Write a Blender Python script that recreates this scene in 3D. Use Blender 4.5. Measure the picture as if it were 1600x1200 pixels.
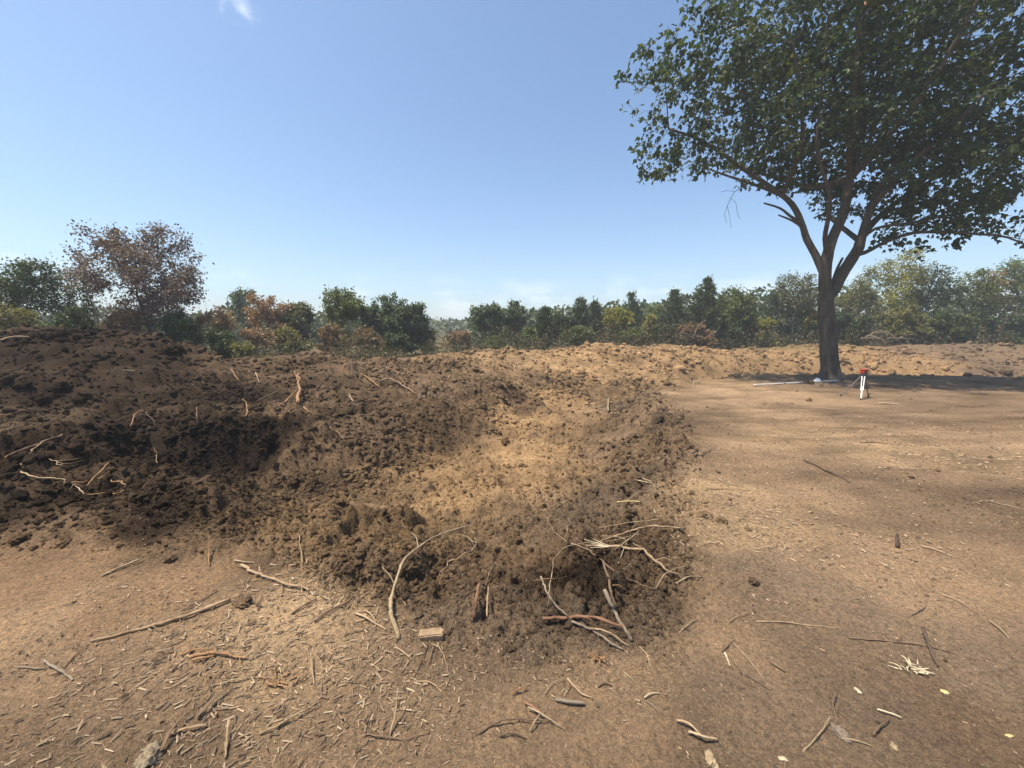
import bpy, math, random, time
import numpy as np
from mathutils import Vector, kdtree
T0 = time.time()
for o in list(bpy.data.objects):
    bpy.data.objects.remove(o)
SC = bpy.context.scene
COL = SC.collection
R = math.radians

# ------------------------------------------------------------------ camera, sky, sun, exposure
CAM = (0.0, 0.0, 1.7)
FPX = 620.0                      # focal length in pixels of the 1600 x 1200 photograph
PITCH = R(7.35)
cd = bpy.data.cameras.new('camera')
cd.sensor_width = 36.0
cd.lens = FPX / 1600 * 36.0
cd.clip_start = 0.05
cd.clip_end = 12000
cam = bpy.data.objects.new('camera', cd)
COL.objects.link(cam)
cam.location = CAM
cam.rotation_euler = (math.pi / 2 - PITCH, 0, 0)
SC.camera = cam

SUN_EL = R(68)
SUN_AZ = math.atan2(-0.97, -0.16)          # compass angle from +Y towards +X: behind the viewer, to the left
sun_dir = Vector((math.sin(SUN_AZ) * math.cos(SUN_EL), math.cos(SUN_AZ) * math.cos(SUN_EL), math.sin(SUN_EL)))
sd = bpy.data.lights.new('sun', 'SUN')
sd.energy = 4.2
sd.angle = R(0.55)
sd.color = (1.0, 0.90, 0.73)
sun = bpy.data.objects.new('sun', sd)
COL.objects.link(sun)
sun.rotation_euler = (-sun_dir).to_track_quat('-Z', 'Y').to_euler()
sun.location = (0, 0, 60)

world = bpy.data.worlds.new('World')
SC.world = world
world.use_nodes = True
wn, wl = world.node_tree.nodes, world.node_tree.links
wn.clear()
def wnode(t, **kw):
    n = wn.new(t)
    for k, v in kw.items():
        setattr(n, k, v)
    return n
sky = wnode('ShaderNodeTexSky', sky_type='NISHITA', sun_disc=False)
sky.sun_elevation = SUN_EL
sky.sun_rotation = SUN_AZ
sky.air_density = 1.0
sky.dust_density = 1.7
sky.ozone_density = 1.6
sky.altitude = 200
bg = wnode('ShaderNodeBackground')
bg.inputs['Strength'].default_value = 0.108
out = wnode('ShaderNodeOutputWorld')
# small fair-weather clouds: a low bank near the horizon and scattered wisps higher up
geo = wnode('ShaderNodeTexCoord')
sep = wnode('ShaderNodeSeparateXYZ')
wl.new(geo.outputs['Generated'], sep.inputs[0])
def wmath(op, a, b=None, c=None):
    n = wnode('ShaderNodeMath', operation=op)
    for i, v in enumerate((a, b, c)):
        if v is None: continue
        if isinstance(v, (int, float)): n.inputs[i].default_value = v
        else: wl.new(v, n.inputs[i])
    return n.outputs[0]
def wrange(v, a, b, c=0.0, d=1.0):
    n = wnode('ShaderNodeMapRange', interpolation_type='SMOOTHSTEP')
    wl.new(v, n.inputs[0])
    for i, q in enumerate((a, b, c, d)): n.inputs[1 + i].default_value = q
    return n.outputs[0]
mp = wnode('ShaderNodeMapping')
mp.inputs['Scale'].default_value = (1, 1, 2.6)
mp.inputs['Location'].default_value = (0.31, 0.12, 0.0)
wl.new(geo.outputs['Generated'], mp.inputs[0])
def wnoise(scale, detail, src):
    n = wnode('ShaderNodeTexNoise')
    n.inputs['Scale'].default_value = scale
    n.inputs['Detail'].default_value = detail
    n.inputs['Roughness'].default_value = 0.55
    wl.new(src, n.inputs['Vector'])
    return n.outputs[0]
n1 = wnoise(7.5, 6, mp.outputs[0])
low = wmath('MULTIPLY', wrange(sep.outputs[2], 0.015, 0.045), wrange(sep.outputs[2], 0.15, 0.075))
cl_low = wmath('MULTIPLY', wmath('MULTIPLY', wrange(n1, 0.50, 0.68), low), 0.32)
n2 = wnoise(3.1, 7, mp.outputs[0])
high = wmath('MULTIPLY', wrange(n2, 0.66, 0.78), wrange(sep.outputs[2], 0.35, 0.6))
cl = wmath('MAXIMUM', cl_low, wmath('MULTIPLY', high, 0.4))
vd = wnode('ShaderNodeVectorMath', operation='DISTANCE')            # one torn wisp up on the left
wmp = wnode('ShaderNodeMapping'); wmp.inputs['Scale'].default_value = (1, 1, 1.9)
wl.new(geo.outputs['Generated'], wmp.inputs[0]); wl.new(wmp.outputs[0], vd.inputs[0]); vd.inputs[1].default_value = (-.453, .722, .527 * 1.9)
n3 = wnoise(26, 6, geo.outputs['Generated'])
cl = wmath('MAXIMUM', cl, wmath('MULTIPLY', wmath('MULTIPLY', wrange(vd.outputs['Value'], .045, .0), wrange(n3, .36, .62)), .45))
mix = wnode('ShaderNodeMix', data_type='RGBA')
wl.new(cl, mix.inputs[0])
tint = wnode('ShaderNodeMix', data_type='RGBA', blend_type='MULTIPLY')
tint.inputs[0].default_value = 1.0
wl.new(sky.outputs[0], tint.inputs[6])
tint.inputs[7].default_value = (.91, 1.0, 1.04, 1)
wl.new(tint.outputs[2], mix.inputs[6])
mix.inputs[7].default_value = (7.6, 7.7, 8.0, 1)
wl.new(mix.outputs[2], bg.inputs[0])
wl.new(bg.outputs[0], out.inputs[0])

SC.view_settings.view_transform = 'Standard'
SC.view_settings.look = 'None'
SC.view_settings.exposure = 0.9
SC.view_settings.gamma = 1.0
SC.view_settings.use_curve_mapping = False
SC.render.engine = 'CYCLES'
SC.cycles.use_denoising = True
SC.cycles.adaptive_threshold = 0.02
SC.cycles.max_bounces = 6
SC.cycles.diffuse_bounces = 3
SC.cycles.glossy_bounces = 1
SC.cycles.transmission_bounces = 3
SC.cycles.transparent_max_bounces = 4
SC.cycles.volume_bounces = 0

# ------------------------------------------------------------------ helpers
def sstep(a, b, x):
    t = np.clip((x - a) / (b - a), 0, 1)
    return t * t * (3 - 2 * t)

def hsh(ix, iy, seed):
    h = (ix.astype(np.int64) * 374761393 + iy.astype(np.int64) * 668265263 + seed * 2246822519) & 0xFFFFFFFF
    h = ((h ^ (h >> 13)) * 1274126177) & 0xFFFFFFFF
    h = ((h ^ (h >> 15)) * 2654435761) & 0xFFFFFFFF
    h = h ^ (h >> 16)
    return h / 4294967296.0

def vn(x, y, seed=0):
    ix, iy = np.floor(x), np.floor(y)
    fx, fy = x - ix, y - iy
    ix, iy = ix.astype(np.int64), iy.astype(np.int64)
    fx = fx * fx * fx * (fx * (fx * 6 - 15) + 10)
    fy = fy * fy * fy * (fy * (fy * 6 - 15) + 10)
    a = hsh(ix, iy, seed); b = hsh(ix + 1, iy, seed)
    c = hsh(ix, iy + 1, seed); d = hsh(ix + 1, iy + 1, seed)
    return (a + (b - a) * fx) * (1 - fy) + (c + (d - c) * fx) * fy

def fbm(x, y, seed=0, octs=4, gain=0.5):
    s, a, t = 0, 1.0, 0
    for k in range(octs):
        s = s + a * vn(x, y, seed + k * 17); t += a
        x, y, a = x * 2.03 + 5.1, y * 2.03 - 3.7, a * gain
    return s / t

def clods(x, y, seed, cover):
    """height of lumps thrown over a plane: max of rounded lumps, one per cell at most"""
    ix, iy = np.floor(x).astype(np.int64), np.floor(y).astype(np.int64)
    best = np.zeros_like(x)
    for dx in (-1, 0, 1):
        for dy in (-1, 0, 1):
            jx, jy = ix + dx, iy + dy
            px = jx + hsh(jx, jy, seed); py = jy + hsh(jx, jy, seed + 1)
            r = 0.38 + 0.5 * hsh(jx, jy, seed + 2)
            on = hsh(jx, jy, seed + 3) < cover
            an = hsh(jx, jy, seed + 4) * 6.283
            ca, sa = np.cos(an), np.sin(an)
            ux, uy = (x - px), (y - py)
            q = ((ux * ca + uy * sa) / r) ** 2 + ((-ux * sa + uy * ca) / (r * 0.68)) ** 2
            h = np.where(on, np.sqrt(np.clip(1 - q, 0, 1)) * r, 0)
            best = np.maximum(best, h)
    return best

def pray(px, py):
    u, v = (px - 800) / FPX, (600 - py) / FPX
    d = np.array([u, math.cos(PITCH) + v * math.sin(PITCH), -math.sin(PITCH) + v * math.cos(PITCH)])
    return d
def at_depth(px, py, y):
    d = pray(px, py)
    t = y / d[1]
    return np.array(CAM) + d * t

# ------------------------------------------------------------------ the lie of the land
RIDGE = []      # crest of the spoil bank round the pit: pixel of the crest and its distance
for px, py, y, wf, wb in [(-900, 470, 6.5, 4.0, 3), (-300, 500, 9.0, 4.2, 3), (0, 521, 10.2, 4.4, 3), (130, 519, 10.8, 4.4, 3), (240, 524, 11.3, 4.4, 2.6),
                  (300, 545, 11.8, 4.4, 2.4), (355, 563, 12.5, 4.4, 2.4), (430, 556, 13.2, 4.6, 2.4), (510, 554, 14.0, 5.0, 2.4), (575, 566, 15.0, 5.0, 2.2),
                  (640, 562, 16.5, 4.6, 2.2), (700, 553, 18.4, 4.4, 2.4), (770, 547, 19.8, 4.2, 2.6), (840, 549, 20.8, 4.0, 2.6),
                  (930, 539, 23.6, 4.6, 2.6), (1010, 541, 26.4, 4.8, 2.8), (1075, 541, 28.8, 5, 3), (1130, 549, 30.6, 5, 3), (1200, 544, 32, 5, 3),
                  (1285, 538, 32.8, 5, 3), (1350, 545, 33, 5, 3), (1440, 540, 32.6, 5, 3), (1520, 537, 31.6, 5, 3), (1620, 538, 30.6, 5, 3), (2100, 530, 28, 5, 3)]:
    p = at_depth(px, py, y)
    RIDGE.append((p[0], p[1], p[2], wf, wb))
RIDGE = np.array(RIDGE)

PIT = np.array([(0.25, 1.95), (0.75, 2.1), (1.0, 2.4), (1.35, 3.0), (1.9, 4.1), (2.5, 5.3), (3.0, 6.5), (3.7, 8.6), (4.5, 11.0), (5.2, 13.2), (6.7, 15.6), (9.0, 17.8), (12, 19.3), (16, 19.8), (20, 19.6), (27, 18.5), (38, 17),
                (44, 24), (36, 27.4), (26, 29), (18, 28.6), (12.5, 26.2), (9, 23), (6.5, 20.5), (4.8, 18.6), (3.0, 17.4), (1.3, 16.3), (0.2, 14.2), (-1.0, 11.8), (-2.2, 9.4), (-3.0, 7.9), (-3.45, 6.85),
                (-4.3, 6.9), (-5.6, 6.95), (-6.6, 6.7), (-7.0, 6.0), (-6.5, 5.1), (-5.3, 4.35), (-4.1, 3.8), (-2.9, 3.35), (-1.75, 2.85), (-0.85, 2.4), (-0.25, 2.05)])
# bank width (gentle or steep) and depth of the pit by place: x, y, width, depth
PITW = np.array([(0.3, 2.0, 2.3, .34), (1.2, 2.8, 1.9, .40), (2.2, 4.8, 1.6, .84), (3.4, 8, 1.7, .84), (5, 13, 1.9, .66), (9, 18, 1.5, .75), (16, 20, 1.2, 1.0), (24, 19, 1.2, 1.0), (36, 18, 1.2, 1.0), (20, 28, 2.5, 1.0), (36, 27, 2.5, 1.0), (11, 25, 3, .8),
                 (7, 19.5, 2.5, .35), (3, 17.3, 3.0, .30), (0, 14, 1.0, .32), (-1, 12, 1.6, .55), (-2.2, 9.4, 2.4, .8), (-3.3, 7.1, 1.6, .8), (-4.5, 6.9, .5, .75), (-6.0, 6.9, .5, .7), (-6.9, 6, 1.0, .5),
                 (-5.3, 4.4, 1.5, .45), (-3, 3.4, 1.7, .42), (-1, 2.5, 1.9, .40)])

def pit_sd(x, y):
    n = len(PIT)
    d = np.full(x.shape, 1e9); inside = np.zeros(x.shape, bool)
    for i in range(n):
        ax, ay = PIT[i]; bx, by = PIT[(i + 1) % n]
        ex, ey = bx - ax, by - ay
        t = np.clip(((x - ax) * ex + (y - ay) * ey) / (ex * ex + ey * ey), 0, 1)
        d = np.minimum(d, (x - ax - t * ex) ** 2 + (y - ay - t * ey) ** 2)
        c = ((ay > y) != (by > y))
        with np.errstate(divide='ignore', invalid='ignore'):
            xi = ax + (y - ay) * ex / (ey if abs(ey) > 1e-9 else 1e-9)
        inside ^= c & (x < xi)
    return np.where(inside, -1, 1) * np.sqrt(d)

def idw(x, y, pts, vals, p=3.0):
    sw = 0; s = [0] * len(vals)
    for i in range(len(pts)):
        w = 1.0 / (((x - pts[i][0]) ** 2 + (y - pts[i][1]) ** 2) + 0.02) ** (p / 2)
        sw = sw + w
        for k in range(len(vals)): s[k] = s[k] + w * vals[k][i]
    return [q / sw for q in s]

def ridge_at(x, y):
    """height of the spoil bank above nothing (its own z) and a 0..1 measure of being on it, side +1 = far side"""
    bd = np.full(x.shape, 1e9); bz = np.zeros(x.shape); bf = np.ones(x.shape); bb = np.ones(x.shape); bs = np.zeros(x.shape)
    for i in range(len(RIDGE) - 1):
        a, b = RIDGE[i], RIDGE[i + 1]
        ex, ey = b[0] - a[0], b[1] - a[1]
        t = np.clip(((x - a[0]) * ex + (y - a[1]) * ey) / (ex * ex + ey * ey), 0, 1)
        d = np.hypot(x - a[0] - t * ex, y - a[1] - t * ey)
        m = d < bd
        side = ex * (y - a[1]) - ey * (x - a[0])
        bd = np.where(m, d, bd); bs = np.where(m, side, bs)
        for arr, k in ((0, 2), (1, 3), (2, 4)):
            v = a[k] + t * (b[k] - a[k])
            if arr == 0: bz = np.where(m, v, bz)
            elif arr == 1: bf = np.where(m, v, bf)
            else: bb = np.where(m, v, bb)
    return bd, bz, bf, bb, bs

def cell(r):
    return np.where(r < 58, np.maximum(r, 1.0) * 0.0060, r * 0.06)

def land(x, y, full=False):
    x = np.asarray(x, float); y = np.asarray(y, float)
    r = np.hypot(x, y)
    c = cell(r)
    # irregular rims
    wx = x + (fbm(x * .9, y * .9, 3, 3) - .5) * .55 * np.clip(r / 5, .35, 1)
    wy = y + (fbm(x * .9, y * .9, 9, 3) - .5) * .55 * np.clip(r / 5, .35, 1)
    base = -0.40 * sstep(3.0, 12.5, y) * sstep(-1.0, 4.0, x)
    base = base + .22 * sstep(-3.0, -6.5, x) * sstep(2.5, 6.0, y)
    # lip left by the digger at the left near rim, straw ridge at the right rim
    base = base + .13 * np.exp(-(((wx + 4.4) / 1.8) ** 2 + ((wy - 3.25) / .42) ** 2))
    base = base + .07 * np.exp(-((wx - (1.75 + .33 * (wy - 3.2))) / .35) ** 2) * sstep(2.2, 3.0, wy) * sstep(9, 6, wy)
    base = base + .10 * np.exp(-(((wx - 13.5) / 6) ** 2 + ((wy - 18.9) / .5) ** 2))
    beyond = .15 + .35 * sstep(16, 34, x)
    bd, bz, bf, bb, bs = ridge_at(x + (wx - x) * 1.3, y + (wy - y) * 1.3)
    far = bs > 0
    hillz = 7.0 * sstep(60, 260, y) * (.55 + .45 * sstep(-200, 60, x)) + 6 * sstep(250, 900, r)
    z0 = np.where(far, base * 0 + beyond * sstep(0, 6, bd) + hillz, base)
    far_w = sstep(-.6, .6, np.where(far, bd, -bd))
    z0 = base * (1 - far_w) + (beyond + hillz) * far_w
    wdt = np.where(far, bb, bf)
    k = 1 - sstep(0, 1, bd / wdt) * .55 - np.clip(bd / wdt, 0, 1) * .45
    k = np.where(bd < wdt, k, 0)
    mound = k
    sdp = pit_sd(wx, wy)
    pw, pd = idw(x, y, PITW, (PITW[:, 2], PITW[:, 3]))
    dig = sstep(0, 1, -sdp / pw) * pd
    z = z0 + (bz - z0) * mound - dig * (1 - np.clip(mound * 1.2, 0, 1) * .8)
    # how broken the soil is
    inpit = sstep(.35, -.35, sdp)
    rough = np.maximum(inpit, sstep(.02, .22, mound))
    rough = np.maximum(rough, np.maximum(.8 * sstep(-3.4, -4.6, wx) * sstep(2.8, 3.3, wy), .55 * sstep(-1.2, -2.4, wx) * sstep(2.55, 3.1, wy)))
    rough = np.maximum(rough, sstep(4.2, 5.4, y) * sstep(1.2, -.6, x - (y - 9) * .4) * sstep(26, 22, y))
    rough = rough * sstep(72, 60, r)
    bankness = sstep(.5, -.1, sdp) * sstep(-2.2, -.6, sdp)
    def lod(s): return sstep(1.2, 3.2, s / c)
    dn = (fbm(x / 1.7, y / 1.7, 21, 3) - .5) * .30 * rough * np.clip(r / 9, .4, 1) + (fbm(x / .3, y / .3, 23, 4, .6) - .5) * .10 * rough * lod(.3)
    dn = dn + (vn(x / .45, y / .45, 31) - .5) * .07 * (rough + .06) * lod(.45)
    amp = rough * (.55 + .6 * fbm(x / 1.1, y / 1.1, 41, 2)) * (.75 + .45 * bankness)
    cx = x + (fbm(x / .16, y / .16, 91, 3) - .5) * .22 * np.clip(r / 5, .4, 1.6); cy = y + (fbm(x / .16, y / .16, 97, 3) - .5) * .22 * np.clip(r / 5, .4, 1.6)
    x, y, ox, oy = cx, cy, x, y
    dn = dn + clods(x / .62, y / .62, 50, .26) * .26 * amp * np.clip(r / 6, .25, 1) * lod(.62)
    dn = dn + clods(x / .27, y / .27, 60, .45) * .16 * amp * np.clip(r / 4.5, .4, 1) * lod(.27)
    dn = dn + clods(x / .125, y / .125, 70, .5) * .09 * amp * lod(.125)
    dn = dn + clods(x / .06, y / .06, 80, .55) * .05 * (amp + .12) * lod(.06)
    x, y = ox, oy
    dn = dn + (vn(x / .03, y / .03, 33) - .5) * .016 * (amp + .35) * lod(.03)
    dn = dn + (fbm(x / .35, y / .35, 36, 3) - .5) * .035 * (1 - rough) * lod(.35)
    # faint wheel and blade marks across the graded ground
    trk = np.sin((x * .35 + y * 1.0) * 7.5 + 3 * fbm(x / 2, y / 2, 44, 2)) * .018 * (1 - rough) * sstep(3, 5, y) * lod(.6)
    for c0, sl, dep in ((4.55, .10, .020), (5.5, .10, .022), (7.2, -.04, .024), (8.6, -.04, .026), (10.9, .03, .03)):       # ruts left by the machine
        dd = y - (c0 + sl * x + .25 * np.sin(x * .35 + c0))
        trk = trk - dep * np.exp(-(dd / .17) ** 2) * (.7 + .3 * np.sin(x * 26 + dd * 9)) * (1 - rough) * sstep(2.6, 4.2, x) * (.3 + .9 * fbm(x / 1.5, y / 1.5, 47, 2))
    z = z + (dn + trk) * sstep(400, 60, r)
    if full:
        return z, sdp, mound, rough, far_w, bankness, inpit
    return z

GRID = {}
def heights():
    """the height of the land worked out once on the rings and spokes of the ground sheet"""
    rad = [0.25]
    while rad[-1] < 700:
        r = rad[-1]
        rad.append(r + max(r, 1.0) * .0060 if r < 58 else r * 1.06)
    rad = np.array(rad)
    ang = [-180.0]
    while ang[-1] < 180:
        a = ang[-1]
        ang.append(a + (.19 if -57 <= a < 57 else (1.0 if -75 <= a < 75 else 4.0)))
    ang = np.radians(np.array(ang[:-1]))
    X = rad[:, None] * np.sin(ang)[None]; Y = rad[:, None] * np.cos(ang)[None]
    fs = [np.empty_like(X) for _ in range(7)]
    for i in range(0, len(rad), 60):
        q = land(X[i:i + 60], Y[i:i + 60], True)
        for f, v in zip(fs, q): f[i:i + 60] = v
    GRID.update(rad=rad, ang=ang, X=X, Y=Y, fields=fs)
def look(x, y, which=(0,)):
    x = np.asarray(x, float); y = np.asarray(y, float)
    r = np.hypot(x, y); a = np.arctan2(x, y)
    rad, ang = GRID['rad'], GRID['ang']
    i = np.clip(np.searchsorted(rad, r) - 1, 0, len(rad) - 2); j = np.clip(np.searchsorted(ang, a) - 1, 0, len(ang) - 2)
    u = np.clip((r - rad[i]) / (rad[i + 1] - rad[i]), 0, 1); v = np.clip((a - ang[j]) / (ang[j + 1] - ang[j]), 0, 1)
    out = []
    for k in which:
        f = GRID['fields'][k]
        out.append((f[i, j] * (1 - v) + f[i, j + 1] * v) * (1 - u) + (f[i + 1, j] * (1 - v) + f[i + 1, j + 1] * v) * u)
    return out if len(out) > 1 else out[0]

_at = {}
def at(px, py, lift=0.0):
    """the point of the ground seen at a pixel of the photograph"""
    key = (px, py)
    if key not in _at:
        d = pray(px, py)
        t = np.geomspace(1.2, 80, 1400)
        P = np.array(CAM)[None] + d[None] * t[:, None]
        g = P[:, 2] - look(P[:, 0], P[:, 1])
        i = int(np.argmax(g < 0)) if (g < 0).any() else len(t) - 1
        tt = t[i]
        if i > 0:
            a, b = g[i - 1], g[i]
            tt = t[i - 1] + (t[i] - t[i - 1]) * (a / (a - b) if a != b else 0)
        q = np.array(CAM) + d * tt
        _at[key] = np.array([q[0], q[1], float(look(q[:1], q[1:2])[0])])
    q = _at[key].copy(); q[2] += lift
    return q

def fast_mesh(name, V, F, smooth=True):
    """V (n,3); F one array (m,k) or a list of such arrays"""
    me = bpy.data.meshes.new(name)
    V = np.ascontiguousarray(V, np.float32)
    Fs = F if isinstance(F, list) else [F]
    Fs = [np.ascontiguousarray(f, np.int32) for f in Fs if len(f)]
    me.vertices.add(len(V)); me.vertices.foreach_set('co', V.ravel())
    li = np.concatenate([f.ravel() for f in Fs])
    cnt = np.concatenate([np.full(len(f), f.shape[1], np.int32) for f in Fs])
    me.loops.add(len(li)); me.loops.foreach_set('vertex_index', li)
    me.polygons.add(len(cnt))
    st = np.zeros(len(cnt), np.int32); st[1:] = np.cumsum(cnt)[:-1]
    me.polygons.foreach_set('loop_start', st)
    try: me.polygons.foreach_set('loop_total', cnt)
    except Exception: pass
    me.polygons.foreach_set('use_smooth', np.full(len(cnt), smooth, bool))
    me.update(calc_edges=True)
    return me

def link(name, me, mat=None, parent=None, loc=None):
    o = bpy.data.objects.new(name, me)
    COL.objects.link(o)
    if mat is not None and me is not None: me.materials.append(mat)
    if parent is not None: o.parent = parent
    if loc is not None: o.location = loc
    return o
def tag(o, label=None, cat=None, group=None, kind=None):
    if label: o['label'] = label
    if cat: o['category'] = cat
    if group: o['group'] = group
    if kind: o['kind'] = kind
    return o
def empty(name, loc=(0, 0, 0)):
    o = bpy.data.objects.new(name, None); COL.objects.link(o); o.location = loc
    o.empty_display_size = .2
    return o

# ------------------------------------------------------------------ materials
class Mat:
    def __init__(s, name, rough=.9, spec=.2):
        s.m = bpy.data.materials.new(name); s.m.use_nodes = True
        s.n, s.l = s.m.node_tree.nodes, s.m.node_tree.links
        s.b = s.n['Principled BSDF']; s.o = s.n['Material Output']
        s.b.inputs['Roughness'].default_value = rough
        s.b.inputs['Specular IOR Level'].default_value = spec
    def node(s, t, **kw):
        n = s.n.new(t)
        for k, v in kw.items(): setattr(n, k, v)
        return n
    def noise(s, scale, detail=4, rough=.55, src=None):
        n = s.node('ShaderNodeTexNoise')
        n.inputs['Scale'].default_value = scale; n.inputs['Detail'].default_value = detail; n.inputs['Roughness'].default_value = rough
        if src is None:
            if not hasattr(s, 'tc'): s.tc = s.node('ShaderNodeTexCoord')
            src = s.tc.outputs['Object']
        s.l.new(src, n.inputs['Vector'])
        return n.outputs[0]
    def ramp(s, fac, stops):
        n = s.node('ShaderNodeValToRGB'); e = n.color_ramp.elements
        while len(e) < len(stops): e.new(.5)
        for i, (p, c) in enumerate(stops):
            e[i].position = p; e[i].color = (*c, 1)
        s.l.new(fac, n.inputs[0]); return n.outputs[0]
    def mix(s, fac, a, b, blend='MIX'):
        n = s.node('ShaderNodeMix', data_type='RGBA', blend_type=blend)
        for v, i in ((fac, 0), (a, 6), (b, 7)):
            if isinstance(v, (int, float)): n.inputs[i].default_value = v
            elif isinstance(v, tuple): n.inputs[i].default_value = (*v, 1)
            else: s.l.new(v, n.inputs[i])
        return n.outputs[2]
    def maprange(s, v, a, b, c=0., d=1.):
        n = s.node('ShaderNodeMapRange'); s.l.new(v, n.inputs[0])
        for i, q in enumerate((a, b, c, d)): n.inputs[1 + i].default_value = q
        return n.outputs[0]
    def color(s, c):
        if isinstance(c, tuple): s.b.inputs['Base Color'].default_value = (*c, 1)
        else: s.l.new(c, s.b.inputs['Base Color'])
        return s
    def bump(s, h, dist=.01, strength=1.):
        n = s.node('ShaderNodeBump'); n.inputs['Distance'].default_value = dist; n.inputs['Strength'].default_value = strength
        s.l.new(h, n.inputs['Height'])
        if s.b.inputs['Normal'].is_linked: s.l.new(s.b.inputs['Normal'].links[0].from_socket, n.inputs['Normal'])
        s.l.new(n.outputs[0], s.b.inputs['Normal']); return s

def soil_material(name, src='GEOMETRY'):
    M = Mat(name, .97, .08)
    at_ = M.node('ShaderNodeAttribute', attribute_name='soil', attribute_type=src)
    g1 = M.noise(3.0, 6, .6); g2 = M.noise(34, 6, .72); g3 = M.noise(150, 4, .7)
    c = M.mix(1.0, at_.outputs[0], M.ramp(g1, [(.25, (.80, .80, .82)), (.5, (1, 1, 1)), (.78, (1.18, 1.13, 1.06))]), 'MULTIPLY')
    c = M.mix(1.0, c, M.ramp(g2, [(.30, (.60, .59, .60)), (.5, (1, 1, 1)), (.70, (1.38, 1.33, 1.25))]), 'MULTIPLY')
    c = M.mix(1.0, c, M.ramp(g3, [(.32, (.60, .58, .58)), (.5, (1, 1, 1)), (.68, (1.55, 1.46, 1.32))]), 'MULTIPLY')
    M.color(c)
    # crumbs: broken grains with creases between them
    warp = M.node('ShaderNodeVectorMath', operation='MULTIPLY_ADD'); nz = M.node('ShaderNodeTexNoise'); nz.inputs['Scale'].default_value = 30
    M.l.new(M.tc.outputs['Object'], nz.inputs['Vector']); M.l.new(nz.outputs['Color'], warp.inputs[0]); warp.inputs[1].default_value = (.03, .03, .03); M.l.new(M.tc.outputs['Object'], warp.inputs[2])
    for sc_, ds in (((38, .04),) if src == 'GEOMETRY' else ()):
        v = M.node('ShaderNodeTexVoronoi', feature='F1'); v.inputs['Scale'].default_value = sc_; v.inputs['Randomness'].default_value = 1.0
        M.l.new(warp.outputs[0], v.inputs['Vector'])
        inv = M.maprange(v.outputs['Distance'], .0, .75, 1.0, 0.0)
        M.bump(inv, ds, .6)
    M.bump(g2, .03, .7); M.bump(g3, .014, .8)
    return M.m
SOIL = soil_material('soil')
SOIL_LOOSE = soil_material('soil_loose', 'INSTANCER')

def leaf_material(name, stops, trans=.30, tcol=None, rough=.5, spec=.35):
    M = Mat(name, rough, spec)
    g = M.node('ShaderNodeNewGeometry')
    c = M.ramp(g.outputs['Random Per Island'], stops)
    M.color(c)
    t = M.node('ShaderNodeBsdfTranslucent')
    c2 = M.mix(1.0, c, tcol or (1.25, 1.25, .6), 'MULTIPLY')
    M.l.new(c2, t.inputs[0])
    mx = M.node('ShaderNodeMixShader'); mx.inputs[0].default_value = trans
    M.l.new(M.b.outputs[0], mx.inputs[1]); M.l.new(t.outputs[0], mx.inputs[2])
    M.l.new(mx.outputs[0], M.o.inputs['Surface'])
    return M.m

def bark_material(name, a, b, scale=9, dist=.03):
    M = Mat(name, .9, .15)
    tc = M.node('ShaderNodeTexCoord'); mp = M.node('ShaderNodeMapping'); mp.inputs['Scale'].default_value = (1, 1, .22)
    M.l.new(tc.outputs['Object'], mp.inputs[0])
    n = M.noise(scale, 7, .65, mp.outputs[0]); n2 = M.noise(1.3, 3, .5, tc.outputs['Object'])
    c = M.ramp(n, [(.3, a), (.7, b)])
    c = M.mix(1.0, c, M.ramp(n2, [(.3, (.75, .75, .75)), (.7, (1.2, 1.17, 1.1))]), 'MULTIPLY')
    M.color(c); M.bump(n, dist, .9)
    return M.m

def wood_material(name, a, b, scale=30):
    M = Mat(name, .8, .2)
    n = M.noise(scale, 5, .6); n2 = M.noise(5, 3)
    c = M.mix(M.maprange(n2, .35, .65), a, b)
    c = M.mix(1.0, c, M.ramp(n, [(.3, (.6, .6, .6)), (.6, (1.1, 1.1, 1.1))]), 'MULTIPLY')
    M.color(c); M.bump(n, .004, .8)
    return M.m

heights()
print('heights', round(time.time() - T0, 1))
# ------------------------------------------------------------------ the ground sheet
def soil_at(x, y):
    s = soil_at
    wx = x + (fbm(x * 1.3, y * 1.3, 103, 4) - .5) * (.5 + .05 * np.hypot(x, y))
    wy = y + (fbm(x * 1.3, y * 1.3, 109, 4) - .5) * (.5 + .05 * np.hypot(x, y))
    num = np.zeros(x.shape + (3,)); den = np.zeros(x.shape)
    for (cx, cy, rr, c) in s.pts:
        w = 1 / ((((wx - cx) ** 2 + (wy - cy) ** 2) / (rr * rr)) + .03) ** 2.0
        num += w[..., None] * np.array(c); den += w
    c = num / den[..., None]
    r = np.hypot(x, y)
    st = fbm(x * .55 + y * .15, y * 2.6 - x * .3, 119, 4) - .5          # drag marks of the blade: darker damp and paler dry streaks
    bl = fbm(x * .8, y * .8, 127, 4) - .5
    k = 1 + (st * .95 * sstep(3, 6, r) + bl * 1.0) * sstep(40, 25, r)
    return c * np.clip(k, .6, 1.45)[..., None] * 1.04
TAN = (.262, .180, .112); STRAW = (.315, .220, .132); GREYB = (.175, .121, .078); DARK = (.034, .0228, .015); CLAY = (.262, .172, .092)
CLAYD = (.198, .132, .074); MID = (.128, .086, .053); WALL_SHADE = (.023, .0155, .0105); GREY = (.142, .102, .069); REDB = (.212, .138, .082); DAMP = (.185, .132, .089)
soil_at.pts = []
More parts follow.
